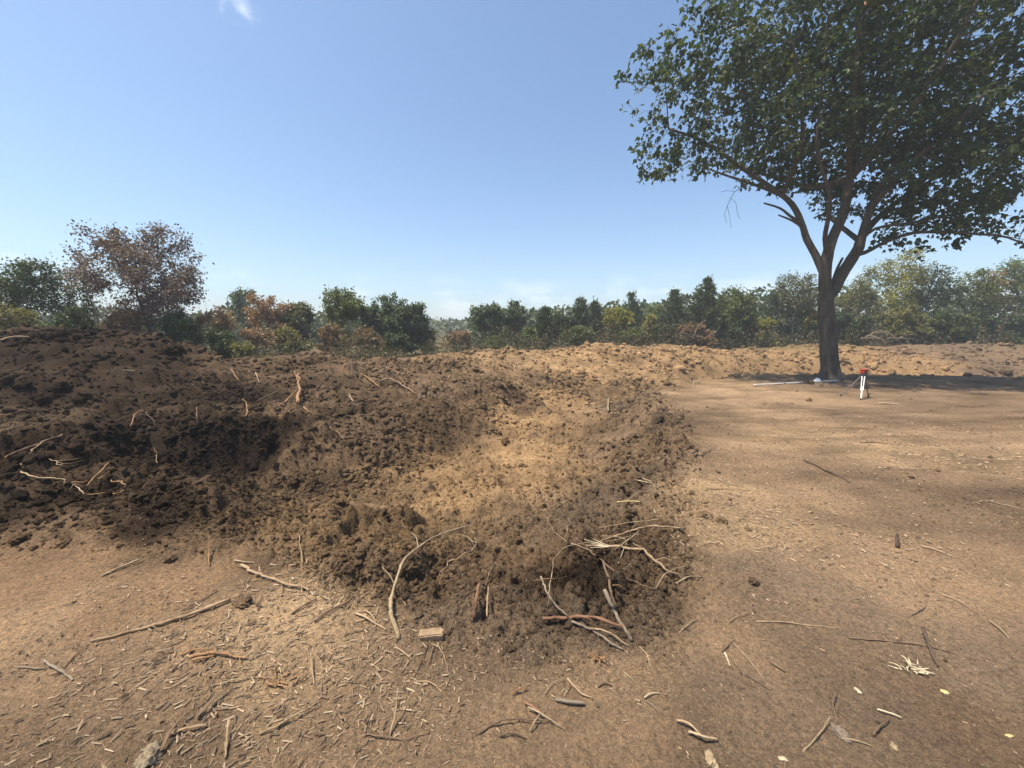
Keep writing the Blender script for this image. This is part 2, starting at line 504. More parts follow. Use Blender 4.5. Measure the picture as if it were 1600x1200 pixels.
for px, py, c, k in [
    # foreground, left to right
    (40, 900, REDB, 1), (40, 1000, TAN, 1), (40, 1150, GREYB, 1), (200, 930, REDB, 1), (250, 1030, TAN, 1), (250, 1160, GREYB, 1), (430, 1000, STRAW, 1.3), (380, 1080, STRAW, 1.3), (480, 1150, TAN, 1),
    (600, 1090, TAN, 1), (700, 1150, TAN, 1), (850, 1100, TAN, 1), (1000, 1100, TAN, 1), (950, 1180, TAN, 1), (1200, 1150, DAMP, 1), (1150, 1000, TAN, 1), (1350, 1080, DAMP, 1), (1550, 1150, GREYB, 1), (1500, 1030, DAMP, 1),  # darker patch on the right is damp bare dirt
    (1250, 920, DAMP, 1), (1400, 920, TAN, 1), (1560, 900, TAN, 1), (1180, 850, STRAW, 1), (1130, 770, STRAW, 1.2), (1230, 760, TAN, 1), (1400, 800, GREYB, 1), (1550, 780, GREYB, 1), (1250, 690, STRAW, 1), (1430, 710, STRAW, 1), (1560, 690, TAN, 1),
    (1350, 740, GREYB, 1), (1200, 640, TAN, 1), (1350, 650, GREYB, 1), (1550, 640, GREYB, 1), (1120, 640, GREYB, 1), (1150, 612, TAN, 1), (1450, 610, GREYB, 1), (1300, 598, GREY, 1),
    # right bank and near bank of the pit
    (850, 970, GREY, 1.2), (780, 1005, GREYB, .7), (960, 960, GREY, 1), (720, 960, GREY, .8), (900, 900, DARK, 1), (1000, 850, MID, .8), (940, 780, GREY, 1.2), (1000, 740, GREY, .9), (980, 690, GREYB, 1), (1030, 650, GREYB, 1), (960, 640, GREY, .8), (1060, 700, GREYB, .8),
    (800, 880, MID, 1),
    # pit floor
    (640, 850, CLAYD, 1), (560, 800, CLAYD, 1), (700, 790, CLAY, .8), (760, 740, CLAY, 1.2), (680, 730, CLAY, 1), (840, 700, CLAY, 1), (820, 660, CLAY, 1), (880, 620, CLAY, 1), (920, 590, CLAY, 1), (600, 760, CLAYD, .8),
    (450, 800, CLAYD, 1), (350, 790, MID, 1), (480, 860, CLAYD, .8), (250, 800, DARK, 1), (560, 900, MID, .6), (420, 880, MID, .6), (660, 920, MID, .7), (380, 830, MID, .6),
    # left spoil mound and wall; overhang shade is painted into the wall's black soil
    (300, 720, WALL_SHADE, 1), (400, 700, WALL_SHADE, .8), (200, 700, DARK, 1), (50, 700, DARK, 1), (50, 780, DARK, 1), (150, 840, REDB, .7), (60, 845, MID, .7), (250, 850, MID, .6), (100, 600, DARK, 1.3), (250, 600, DARK, 1.2), (50, 540, DARK, 1), (200, 540, DARK, 1), (350, 620, DARK, 1),
    (400, 580, MID, 1), (500, 580, MID, 1), (480, 640, MID, 1), (560, 640, MID, 1), (620, 600, MID, 1), (660, 650, MID, 1), (600, 690, MID, 1), (480, 720, MID, .8), (700, 620, MID, 1), (780, 610, MID, 1), (840, 590, MID, .7), (540, 560, MID, 1), (640, 570, MID, 1), (700, 560, CLAYD, 1),
    # far and right banks
    (760, 560, CLAYD, 1), (860, 550, CLAY, 1), (960, 545, CLAY, 1.3), (1050, 560, CLAY, 1.3), (1150, 560, CLAY, 1.5), (1250, 560, CLAY, 1.5), (1380, 570, CLAY, 1.4), (1460, 570, CLAY, 1), (1420, 545, GREYB, .8), (1530, 570, GREY, 1), (1580, 555, GREYB, 1), (1500, 540, GREY, .8), (1590, 590, GREY, 1), (980, 600, CLAYD, 1), (1080, 590, CLAYD, .8)]:
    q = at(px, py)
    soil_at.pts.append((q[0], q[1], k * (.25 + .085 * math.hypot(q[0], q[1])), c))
for x, y in ((0, 32), (-20, 26), (20, 36), (45, 30), (0, 80), (-80, 60), (80, 80), (-14, 3), (14, 1), (0, -8)):
    soil_at.pts.append((x, y, 4 + .1 * math.hypot(x, y), (.12, .10, .055) if y > 5 else TAN))
print('soil points', round(time.time() - T0, 1))

def build_ground():
    rad, ang, X, Y, Z = GRID['rad'], GRID['ang'], GRID['X'], GRID['Y'], GRID['fields'][0]
    nr, na = len(rad), len(ang)
    C = np.empty(X.shape + (3,))
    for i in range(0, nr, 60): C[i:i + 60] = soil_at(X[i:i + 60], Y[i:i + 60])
    V = np.stack([X, Y, Z], -1).reshape(-1, 3)
    V = np.vstack([V, [[0, 0, float(Z[0].mean())]]])
    C = np.vstack([C.reshape(-1, 3), [C[0, 0]]])
    i = np.arange(nr - 1)[:, None] * na; j = np.arange(na)[None]; j2 = (j + 1) % na
    F = np.stack([i + j, i + j2, i + na + j2, i + na + j], -1).reshape(-1, 4)
    cen = np.stack([np.full(na, nr * na), (np.arange(na) + 1) % na, np.arange(na)], -1)
    me = fast_mesh('ground', V, [F[:, ::-1], cen])
    a = me.attributes.new('soil', 'FLOAT_COLOR', 'POINT')
    a.data.foreach_set('color', np.hstack([C, np.ones((len(C), 1))]).astype(np.float32).ravel())
    print('ground', nr, na, round(time.time() - T0, 1))
    return tag(link('ground', me, SOIL), kind='structure')
build_ground()
# ------------------------------------------------------------------ loose clods of soil (too many to count)
def ico(sub):
    import bmesh
    bm = bmesh.new(); bmesh.ops.create_icosphere(bm, subdivisions=sub, radius=1.0)
    V = np.array([v.co[:] for v in bm.verts]); F = np.array([[v.index for v in f.verts] for f in bm.faces])
    bm.free(); return V, F
ICO1, ICO2, ICO3 = ico(1), ico(2), ico(3)
def lumpy(V, seed, k=.35):
    g = np.random.default_rng(seed)
    d = np.zeros(len(V))
    for _ in range(7):
        a = g.normal(size=3); a /= np.linalg.norm(a)
        t = V @ a
        d += g.uniform(-.5, 1) * k * np.clip(t - g.uniform(.1, .7), 0, 1)
        d -= np.clip(t - g.uniform(.55, .8), 0, 1) * g.uniform(.5, 1.1)       # flattened faces, as broken soil has
    d += g.normal(size=len(V)) * (.10 if len(V) < 100 else .07)
    return V * (1 + d)[:, None]
def rand_rot(g, n):
    q = g.normal(size=(n, 4)); q /= np.linalg.norm(q, axis=1)[:, None]
    w, x, y, z = q.T
    return np.stack([1 - 2 * (y * y + z * z), 2 * (x * y - z * w), 2 * (x * z + y * w), 2 * (x * y + z * w), 1 - 2 * (x * x + z * z), 2 * (y * z - x * w),
                     2 * (x * z - y * w), 2 * (y * z + x * w), 1 - 2 * (x * x + y * y)], -1).reshape(n, 3, 3)

def polar_samples(g, n, r0, r1, p=0.0):
    """points spread over the sector in view, denser towards the viewer where single clods can be seen"""
    u = g.uniform(size=n)
    r = r0 * (r1 / r0) ** u
    a = np.radians(g.uniform(-57, 57, n))
    return r * np.sin(a), r * np.cos(a), r

def build_clods():
    """one cloud of points; a geometry-nodes group sets a broken clod on each"""
    g = np.random.default_rng(5)
    PP, SS, RR, CC, KK = [], [], [], [], []
    for tier, (n, smin, smax, keep_r) in enumerate([(2400, .020, .042, 50), (46000, .006, .024, 56), (52000, .0028, .009, 12)]):
        x, y, r = polar_samples(g, n * 4, 1.5, keep_r)
        z, rough, far_w, bank, inpit = look(x, y, (0, 3, 4, 5, 6))
        pr = np.clip(rough, 0, 1) * (.16 + 5.0 * fbm(x / .7, y / .7, 211, 4) ** 3.0) * np.where(inpit > .5, .28 + .85 * bank, .85) + (.012 if tier < 2 else .16)
        pr = np.where(far_w > .6, 0, pr)
        m = g.uniform(size=len(x)) < pr * (.7 if tier else .10)
        x, y, z, r, rough = x[m][:n], y[m][:n], z[m][:n], r[m][:n], rough[m][:n]
        n2 = len(x)
        s = smin * (smax / smin) ** (g.uniform(size=n2) ** 3.0) * (r / 2.2) ** .78 * np.where(rough > .3, 1, .6) * (.45 + 1.15 * fbm(x / 1.3, y / 1.3, 223, 3)) * np.clip(.55 + r / 14, .6, 1.0)
        PP.append(np.stack([x, y, z + s * .15], -1))
        SS.append(np.stack([s * g.uniform(.8, 1.4, n2), s * g.uniform(.7, 1.1, n2), s * g.uniform(.55, .95, n2)], -1))
        RR.append(np.stack([g.normal(0, .35, n2), g.normal(0, .35, n2), g.uniform(0, 6.28, n2)], -1))
        CC.append(soil_at(x, y) * g.uniform(.62, 1.25, (n2, 1))); KK.append(g.integers(0, 10, n2))
        print('clods', n2)
    P, S_, R_, C = np.vstack(PP), np.vstack(SS), np.vstack(RR), np.vstack(CC)
    me = bpy.data.meshes.new('soil_clods'); me.vertices.add(len(P)); me.vertices.foreach_set('co', P.astype(np.float32).ravel())
    for nm, ty, key, arr in (('size', 'FLOAT_VECTOR', 'vector', S_), ('turn', 'FLOAT_VECTOR', 'vector', R_), ('soil', 'FLOAT_COLOR', 'color', np.hstack([C, np.ones((len(C), 1))])), ('shape', 'INT', 'value', np.concatenate(KK))):
        a = me.attributes.new(nm, ty, 'POINT'); a.data.foreach_set(key, np.ascontiguousarray(arr, np.int32 if ty == 'INT' else np.float32).ravel())
    o = link('soil_clods', me)
    ng = bpy.data.node_groups.new('clod_scatter', 'GeometryNodeTree')
    ng.interface.new_socket('Geometry', in_out='INPUT', socket_type='NodeSocketGeometry'); ng.interface.new_socket('Geometry', in_out='OUTPUT', socket_type='NodeSocketGeometry')
    N, L = ng.nodes, ng.links
    gi, go = N.new('NodeGroupInput'), N.new('NodeGroupOutput')
    inst = N.new('GeometryNodeInstanceOnPoints'); inst.inputs['Pick Instance'].default_value = True
    g2i = N.new('GeometryNodeGeometryToInstance')
    for k in range(10):
        V = lumpy(ICO2[0], 900 + k, .55)
        V = V * (1 + .5 * (fbm(V[:, 0] * 1.9 + k, V[:, 1] * 1.9 + V[:, 2] * 2.3, 640 + k, 3) - .5))[:, None]
        po = bpy.data.objects.new('clod_shape', fast_mesh('clod_shape', V, ICO2[1], smooth=False)); po.data.materials.append(SOIL_LOOSE)
        oi = N.new('GeometryNodeObjectInfo'); oi.inputs['Object'].default_value = po
        L.new(oi.outputs['Geometry'], g2i.inputs[0])
    def attr(nm, ty):
        n = N.new('GeometryNodeInputNamedAttribute'); n.data_type = ty; n.inputs['Name'].default_value = nm
        return n.outputs['Attribute']
    L.new(gi.outputs[0], inst.inputs['Points']); L.new(g2i.outputs[0], inst.inputs['Instance'])
    L.new(attr('shape', 'INT'), inst.inputs['Instance Index']); L.new(attr('turn', 'FLOAT_VECTOR'), inst.inputs['Rotation']); L.new(attr('size', 'FLOAT_VECTOR'), inst.inputs['Scale'])
    L.new(inst.outputs[0], go.inputs[0])
    md = o.modifiers.new('clods', 'NODES'); md.node_group = ng
    tag(o, 'loose crumbled soil clods scattered through the pit and over the spoil banks', 'soil', kind='stuff')
build_clods()
print('clods done', round(time.time() - T0, 1))

# ------------------------------------------------------------------ wood chips and straw trodden into the dirt (too many to count)
LITTER = [(430, 960, .45, 7), (400, 1040, .45, 7), (480, 1050, .4, 7), (330, 1120, .6, 4), (520, 980, .4, 4), (560, 1120, .5, 1.4), (250, 1080, .6, 2.5), (450, 900, .4, 3), (300, 890, .5, 1.5), (620, 1060, .4, 1.4),
          (1080, 760, .7, 2.2), (1020, 810, .5, 2.5), (1150, 800, .7, 1.2), (1180, 850, .5, 2.2), (1060, 870, .35, 3), (1240, 800, .8, 1.2), (1300, 860, .6, 1.2), (1130, 720, .8, 2), (1250, 690, 1.3, 1.2), (1430, 715, 1.5, 1.8), (1350, 830, .8, .8), (1500, 820, 1, 1),
          (1540, 930, .8, 1), (1420, 1050, .4, 1.6), (900, 1060, .5, 1.2), (1000, 1080, .5, 1.0), (1150, 980, .5, 1.2), (1280, 650, 2, 1.5), (1560, 700, 2, 1.6), (150, 930, .5, 1.4), (60, 1050, .5, 1.3), (1000, 1180, .4, 1), (700, 1080, .5, 1.2)]
def build_litter():
    g = np.random.default_rng(8)
    n = 270000
    x, y, r = polar_samples(g, n, 1.2, 17)
    z, rough = look(x, y, (0, 3))
    w = np.full(n, .20) + .25 * fbm(x / .5, y / .5, 311, 3) ** 3
    for px, py, rr, k in LITTER:
        q = at(px, py)
        w += .26 * k * np.exp(-((x - q[0]) ** 2 + (y - q[1]) ** 2) / (rr * rr))
    hot = (w - .2) / 1.4
    w *= .06 + 7.5 * fbm(x / .38, y / .38, 317, 4) ** 3.6
    w *= 1 - .90 * sstep(.15, .8, rough)
    keep = g.uniform(size=n) < w
    x, y, z, r = x[keep], y[keep], z[keep], r[keep]
    n = len(x); hot = hot[keep]
    L = .0028 * (4.5 + 15 * np.clip(hot - .15, 0, 1)) ** (g.uniform(size=n) ** 2.4) * (r / 2.2) ** .6
    W = np.clip(L * (.05 + .5 * g.uniform(size=n) ** 3), .0010, .011) * (r / 2.2) ** .45
    H = W * g.uniform(.3, .8, n)
    an = np.where(g.uniform(size=n) < .5, g.normal(.6, .9, n), g.uniform(0, 6.283, n))
    tilt = g.normal(0, .18, n)
    e = .02
    gx = (look(x + e, y) - z) / e; gy = (look(x, y + e) - z) / e
    dx, dy = np.cos(an), np.sin(an)
    dz = np.clip(dx * gx + dy * gy, -.7, .7) + tilt
    D = np.stack([dx, dy, dz], -1); D /= np.linalg.norm(D, axis=1)[:, None]
    S = np.stack([-dy, dx, np.zeros(n)], -1); S /= np.linalg.norm(S, axis=1)[:, None]
    U = np.cross(D, S)
    bend = g.normal(0, .045, n) * L
    P0 = np.stack([x, y, z + H * .7 + .001 + np.abs(tilt) * L * .35], -1)
    rows = []
    for t, wk in ((-.5, .8), (.5, .6)):
        c = P0 + D * (L * t)[:, None]
        rows += [c + S * (W * wk * .5)[:, None], c - S * (W * wk * .5)[:, None], c + U * (H * wk)[:, None]]
    V = np.stack(rows, 1)
    f = np.array([(0, 3, 5, 2), (2, 5, 4, 1)])
    F = f[None] + (np.arange(n) * 6)[:, None, None]
    ends = np.array([(0, 2, 1), (3, 4, 5)])[None] + (np.arange(n) * 6)[:, None, None]
    me = fast_mesh('wood_chip_litter', V.reshape(-1, 3), [F.reshape(-1, 4), ends.reshape(-1, 3)], smooth=False)
    M = Mat('chip', .75, .25)
    gg = M.node('ShaderNodeNewGeometry')
    c = M.ramp(gg.outputs['Random Per Island'], [(0, (.10, .068, .043)), (.3, (.20, .138, .086)), (.6, (.31, .222, .14)), (.84, (.41, .31, .20)), (.92, (.37, .23, .145)), (1, (.48, .385, .255))])
    M.color(c)
    print('litter', n)
    tag(link('wood_chip_litter', me, M.m), 'pale wood chips and straw bits trodden into the bare dirt', 'wood chips', kind='stuff')
build_litter()
print('litter done', round(time.time() - T0, 1))
# ------------------------------------------------------------------ trees
def grow(nodes, par, attr, step, kill, infl, iters, up=0.06, seed=0):
    """branches that reach for points spread through the crown"""
    g = np.random.default_rng(seed)
    nodes = [np.array(p, float) for p in nodes]; par = list(par)
    A = np.array(attr, float)
    for it in range(iters):
        if len(A) == 0: break
        kd = kdtree.KDTree(len(nodes))
        for i, p in enumerate(nodes): kd.insert(p, i)
        kd.balance()
        acc = {}; keep = np.ones(len(A), bool)
        for k, a in enumerate(A):
            co, i, d = kd.find(a)
            if d < kill: keep[k] = False; continue
            if d < infl:
                v = (a - nodes[i]) / d
                if i in acc: acc[i] += v
                else: acc[i] = v.copy()
        if not acc: break
        for i, v in acc.items():
            v = v + g.normal(0, .22, 3); v[2] += up
            L = np.linalg.norm(v)
            if L < .05: continue
            nodes.append(nodes[i] + v / L * step * g.uniform(.8, 1.15)); par.append(i)
        A = A[keep]
    return nodes, par

def skeleton(nodes, par, tip_r, expo=2.35, minr=None):
    n = len(nodes)
    ch = [[] for _ in range(n)]
    for i in range(1, n):
        if par[i] >= 0: ch[par[i]].append(i)
    acc = np.zeros(n)
    for i in range(n - 1, -1, -1):
        if not ch[i]: acc[i] = tip_r ** expo
        if par[i] >= 0: acc[par[i]] += acc[i]
    rad = acc ** (1 / expo)
    if minr is not None: rad = np.maximum(rad, minr)
    return ch, rad

def tubes(nodes, par, ch, rad, cut=0.0, wob=0.0, seed=0, zscale=None):
    """skin every chain of nodes with a tapering tube"""
    g = np.random.default_rng(seed)
    P = np.array(nodes); Vs, Fs = [], []; off = 0
    starts = [0]
    while starts:
        s = starts.pop()
        chain = [s] if par[s] < 0 else [par[s], s]
        c = s
        while ch[c]:
            k = sorted(ch[c], key=lambda q: -rad[q])
            starts.extend(k[1:])
            c = k[0]; chain.append(c)
        if len(chain) < 2: continue
        rr = [rad[q] for q in chain]
        if par[s] >= 0: rr[0] = min(rr[0], rr[1] * 1.15)
        if rr[1] < cut: continue
        pts = P[chain]
        ns = 14 if rr[0] > .2 else (8 if rr[0] > .06 else (5 if rr[0] > .02 else 3))
        tang = np.gradient(pts, axis=0); tang /= np.linalg.norm(tang, axis=1)[:, None] + 1e-9
        ref = np.array([1.0, 0, 0]) if abs(tang[0][0]) < .8 else np.array([0, 1.0, 0])
        base = off
        for q in range(len(chain)):
            t = tang[q]; u = ref - t * (ref @ t); u /= np.linalg.norm(u) + 1e-9; v = np.cross(t, u); ref = u
            an = np.arange(ns) / ns * 2 * math.pi
            rw = rr[q] * (1 + wob * g.normal(0, 1, ns)) if ns > 5 else np.full(ns, rr[q])
            Vs.append(pts[q] + np.cos(an)[:, None] * u * rw[:, None] + np.sin(an)[:, None] * v * rw[:, None])
        m = len(chain); off += m * ns
        i = np.arange(m - 1)[:, None] * ns; j = np.arange(ns)[None]; j2 = (j + 1) % ns
        Fs.append((base + np.stack([i + j, i + j2, i + ns + j2, i + ns + j], -1)).reshape(-1, 4))
        Vs.append(pts[-1:] + tang[-1:] * rr[-1]); tip = off; off += 1
        jj = np.arange(ns)
        Fs.append(np.stack([base + (m - 1) * ns + jj, base + (m - 1) * ns + (jj + 1) % ns, np.full(ns, tip), np.full(ns, tip)], -1))
    V = np.vstack(Vs); F = np.vstack(Fs)
    quad = F[F[:, 2] != F[:, 3]]; tri = F[F[:, 2] == F[:, 3]][:, :3]
    return V, [quad, tri]

LEAF_OVAL = (np.array([(0, 0, 0), (.45, .26, .03), (1, 0, -.06), (.45, -.26, .03)]), [np.array([(0, 1, 2, 3)])])
LEAF_LOBED = (np.array([(0, 0, 0), (.10, .30, -.05), (.42, .46, -.10), (.50, .20, .02), (1.0, .0, -.16), (.50, -.20, .02), (.42, -.46, -.10), (.10, -.30, -.05)]),
              [np.array([(0, 1, 2, 3), (0, 5, 6, 7)]), np.array([(0, 3, 4), (0, 4, 5)])])
LEAF_SPRAY = (np.array([(0, 0, 0), (.35, .12, 0), (1, .03, .05), (.35, -.12, 0)]), [np.array([(0, 1, 2, 3)])])
def leaves(P, size, seed, tmpl=LEAF_OVAL, droop=.5, outward=None, ow=.6, wide=1.0):
    g = np.random.default_rng(seed)
    n = len(P)
    D = g.normal(size=(n, 3)); D /= np.linalg.norm(D, axis=1)[:, None]
    if outward is not None: D = D + outward * ow
    D[:, 2] -= droop
    D /= np.linalg.norm(D, axis=1)[:, None]
    N = g.normal(size=(n, 3)); N[:, 2] += .9
    S = np.cross(D, N); S /= np.linalg.norm(S, axis=1)[:, None] + 1e-9
    U = np.cross(S, D)
    s = size * g.uniform(.65, 1.3, n)
    T, fs = tmpl
    V = P[:, None, :] + s[:, None, None] * (T[None, :, 0, None] * D[:, None] + wide * T[None, :, 1, None] * S[:, None] + T[None, :, 2, None] * U[:, None])
    k = len(T)
    F = [(f[None] + (np.arange(n) * k)[:, None, None]).reshape(-1, f.shape[1]) for f in fs]
    return V.reshape(-1, 3), F

BARK_GREY = bark_material('bark_grey', (.042, .036, .030), (.125, .108, .088), 8, .05)
BARK_BROWN = bark_material('bark_brown', (.055, .042, .032), (.15, .12, .09), 12, .02)
BARK_PALE = bark_material('bark_pale', (.14, .12, .10), (.30, .26, .21), 12, .02)
def lm(name, c, k=.35, **kw):
    a = tuple(q * (1 - k) for q in c); b = tuple(q * (1 + k) for q in c)
    return leaf_material(name, [(0, a), (.5, c), (1, b)], **kw)
LEAF = dict(
    oak=leaf_material('leaf_shade_tree', [(0, (.022, .038, .015)), (.5, (.044, .070, .025)), (.9, (.068, .098, .034)), (1, (.11, .125, .045))], trans=.40, rough=.5, spec=.3),
    dark=lm('leaf_dark_green', (.064, .090, .036)), green=lm('leaf_green', (.118, .145, .040)), blue=lm('leaf_blue_green', (.090, .120, .062)),
    yellow=lm('leaf_yellow_green', (.235, .225, .050)), olive=lm('leaf_olive', (.175, .168, .055)), brown=lm('leaf_dead_brown', (.23, .150, .085)),
    rust=lm('leaf_rust', (.30, .19, .115)), purple=lm('leaf_purple_brown', (.175, .128, .122), .4), cedar=lm('needle_cedar', (.085, .112, .046), .4, trans=.1), grey=lm('leaf_grey_green', (.135, .142, .080)),
    deadleaf=lm('leaf_dead_orange', (.36, .17, .08)))

def place(px, py_top, y, drop=.25):
    base = at_depth(px, 540, y); x = base[0]
    z = float(look(np.array([x]), np.array([y]))[0])
    top = at_depth(px, py_top, y)[2]
    return x, z - drop * 0, top - z

def broad_tree(name, label, px, py_top, y, hw, mat, seed, dens=1.0, bark=None, low=.22, leaf=.17, sparse=0.0, cat='tree', lean=0.0, blobs=7, group='trees behind the spoil bank', tmpl=LEAF_OVAL):
    x, z, h = place(px, py_top, y)
    h = max(h, .8); w = hw * y / FPX
    g = np.random.default_rng(seed)
    root = empty(name, (x, y, z)); tag(root, label, cat, group)
    B = [(np.array([g.normal(0, .12 * w) + lean * h * .3, g.normal(0, .12 * w), h * (low + .62 * (1 - low))]), np.array([w * .62, w * .62, h * (1 - low) * .37]))]
    for k in range(blobs):
        an = g.uniform(0, 6.28) ; rr = w * g.uniform(.35, .72); q = g.uniform(.12, .92)
        rr *= (1 - .55 * abs(q - .42) / .58)
        br = g.uniform(.24, .42) * w
        zc = h * (low + (1 - low) * q); zc = min(zc, h - br * .8)
        B.append((np.array([math.cos(an) * rr + lean * q * h * .3, math.sin(an) * rr, zc]), np.array([br, br, br * g.uniform(.7, 1.0)])))
    nA = int(230 * dens * (1.15 if cat == 'tree' else .8))
    vol = np.array([b[1].prod() for b in B]); pick = g.choice(len(B), nA, p=(vol ** .7) / (vol ** .7).sum())
    d = g.normal(size=(nA, 3)); d /= np.linalg.norm(d, axis=1)[:, None]
    A = np.array([B[k][0] for k in pick]) + d * np.array([B[k][1] for k in pick]) * (g.uniform(size=nA) ** .45)[:, None]
    A = A[A[:, 2] > .12 * h]
    step = max(.11, h * .045)
    nodes, par = [np.zeros(3) - np.array([0, 0, .25])], [-1]
    nst = 1 if cat == 'tree' else 3
    for sidx in range(nst):
        p = np.array([g.normal(0, .05) if nst > 1 else 0, g.normal(0, .05), -.1]); prev = 0
        dirv = np.array([lean * .5 + g.normal(0, .10 if nst == 1 else .4), g.normal(0, .10 if nst == 1 else .4), 1.0])
        top = h * (low + .18) if nst == 1 else h * .25
        while p[2] < top:
            dirv[:2] += g.normal(0, .07, 2)
            p = p + dirv / np.linalg.norm(dirv) * step
            nodes.append(p.copy()); par.append(prev); prev = len(nodes) - 1
    nodes, par = grow(nodes, par, A, step, step * 1.25, h * .6, 40, .05, seed)
    ch, rad = skeleton(nodes, par, .0048 + h * .0006, 2.3)
    V, F = tubes(nodes, par, ch, rad, 0, .03, seed)
    link('trunk', fast_mesh('trunk', V, F), bark or BARK_BROWN, root)
    N = np.array(nodes)
    tips = [i for i in range(len(nodes)) if not ch[i] or (rad[i] < .018 and N[i, 2] > low * h * .8)]
    tips = np.array(tips)
    leaf = leaf * np.clip(y / 26, .62, 1.25)
    per = max(2, int(25 * dens * (1 - sparse) * max(1.0, (.17 / leaf) ** 1.25)))
    P = np.repeat(N[tips], per, 0)
    ctr = np.array([0, 0, h * .55])
    O = P - ctr; O /= np.linalg.norm(O, axis=1)[:, None] + 1e-6
    sg = np.repeat(step * g.uniform(.45, 1.0, len(tips)), per)[:, None]
    P = P + g.normal(0, 1, P.shape) * sg * np.array([1, 1, .8])
    P[:, 2] = np.maximum(P[:, 2], .05)
    V, F = leaves(P, leaf, seed + 1, tmpl, .35, O, .5)
    link('crown', fast_mesh('crown', V, F, smooth=False), mat, root)
    return root

def cedar_tree(name, label, px, py_top, y, hw, mat, seed, dens=1.0, group='trees behind the spoil bank', bark=None):
    x, z, h = place(px, py_top, y); w = hw * y / FPX
    g = np.random.default_rng(seed)
    root = empty(name, (x, y, z)); tag(root, label, 'tree', group)
    nodes, par = [np.array([0, 0, -.25])], [-1]
    p = np.array([0, 0, -.1]); st = h * .05; prev = 0; spine = []
    bend = g.normal(0, .03, 2)
    while p[2] < h * .97:
        p = p + np.array([bend[0] + g.normal(0, .03), bend[1] + g.normal(0, .03), 1]) * st
        nodes.append(p.copy()); par.append(prev); prev = len(nodes) - 1; spine.append(prev)
    leafP, leafO = [], []
    for si in spine:
        q = nodes[si][2] / h
        if q < .06: continue
        L0 = w * max(1 - q, .01) ** .72 * (1.0 if q > .2 else .8)
        for b in range(int(5 * dens) + 2):
            an = g.uniform(0, 6.28); L = L0 * g.uniform(.55, 1.2) + .05 * h * .5
            rise = g.uniform(.25, .75) + .5 * q
            d = np.array([math.cos(an), math.sin(an), rise]); pp = nodes[si].copy(); pv = si
            m = max(2, int(L / (st * .7)))
            for k in range(m):
                d[2] += .06; d[:2] += g.normal(0, .12, 2)
                pp = pp + d / np.linalg.norm(d) * (L / m)
                nodes.append(pp.copy()); par.append(pv); pv = len(nodes) - 1
                nl = int(12 * dens * (.4 + k / m))
                leafP.append(np.repeat(pp[None], nl, 0) + g.normal(0, L / m * .55, (nl, 3)))
                leafO.append(np.repeat((d / np.linalg.norm(d))[None], nl, 0))
    nl = 30
    leafP.append(np.repeat(nodes[spine[-1]][None], nl, 0) + g.normal(0, 1, (nl, 3)) * np.array([.03, .03, .05]) * h)
    leafO.append(np.repeat(np.array([[0, 0, 1.0]]), nl, 0))
    ch, rad = skeleton(nodes, par, .006, 2.2)
    V, F = tubes(nodes, par, ch, rad, 0, .03, seed)
    link('trunk', fast_mesh('trunk', V, F), bark or BARK_BROWN, root)
    P = np.vstack(leafP); O = np.vstack(leafO)
    V, F = leaves(P, .24 * max(1, h / 5) ** .9, seed + 1, LEAF_SPRAY, -.25, O, 1.3, 1.7)
    link('crown', fast_mesh('crown', V, F, smooth=False), mat, root)
    return root

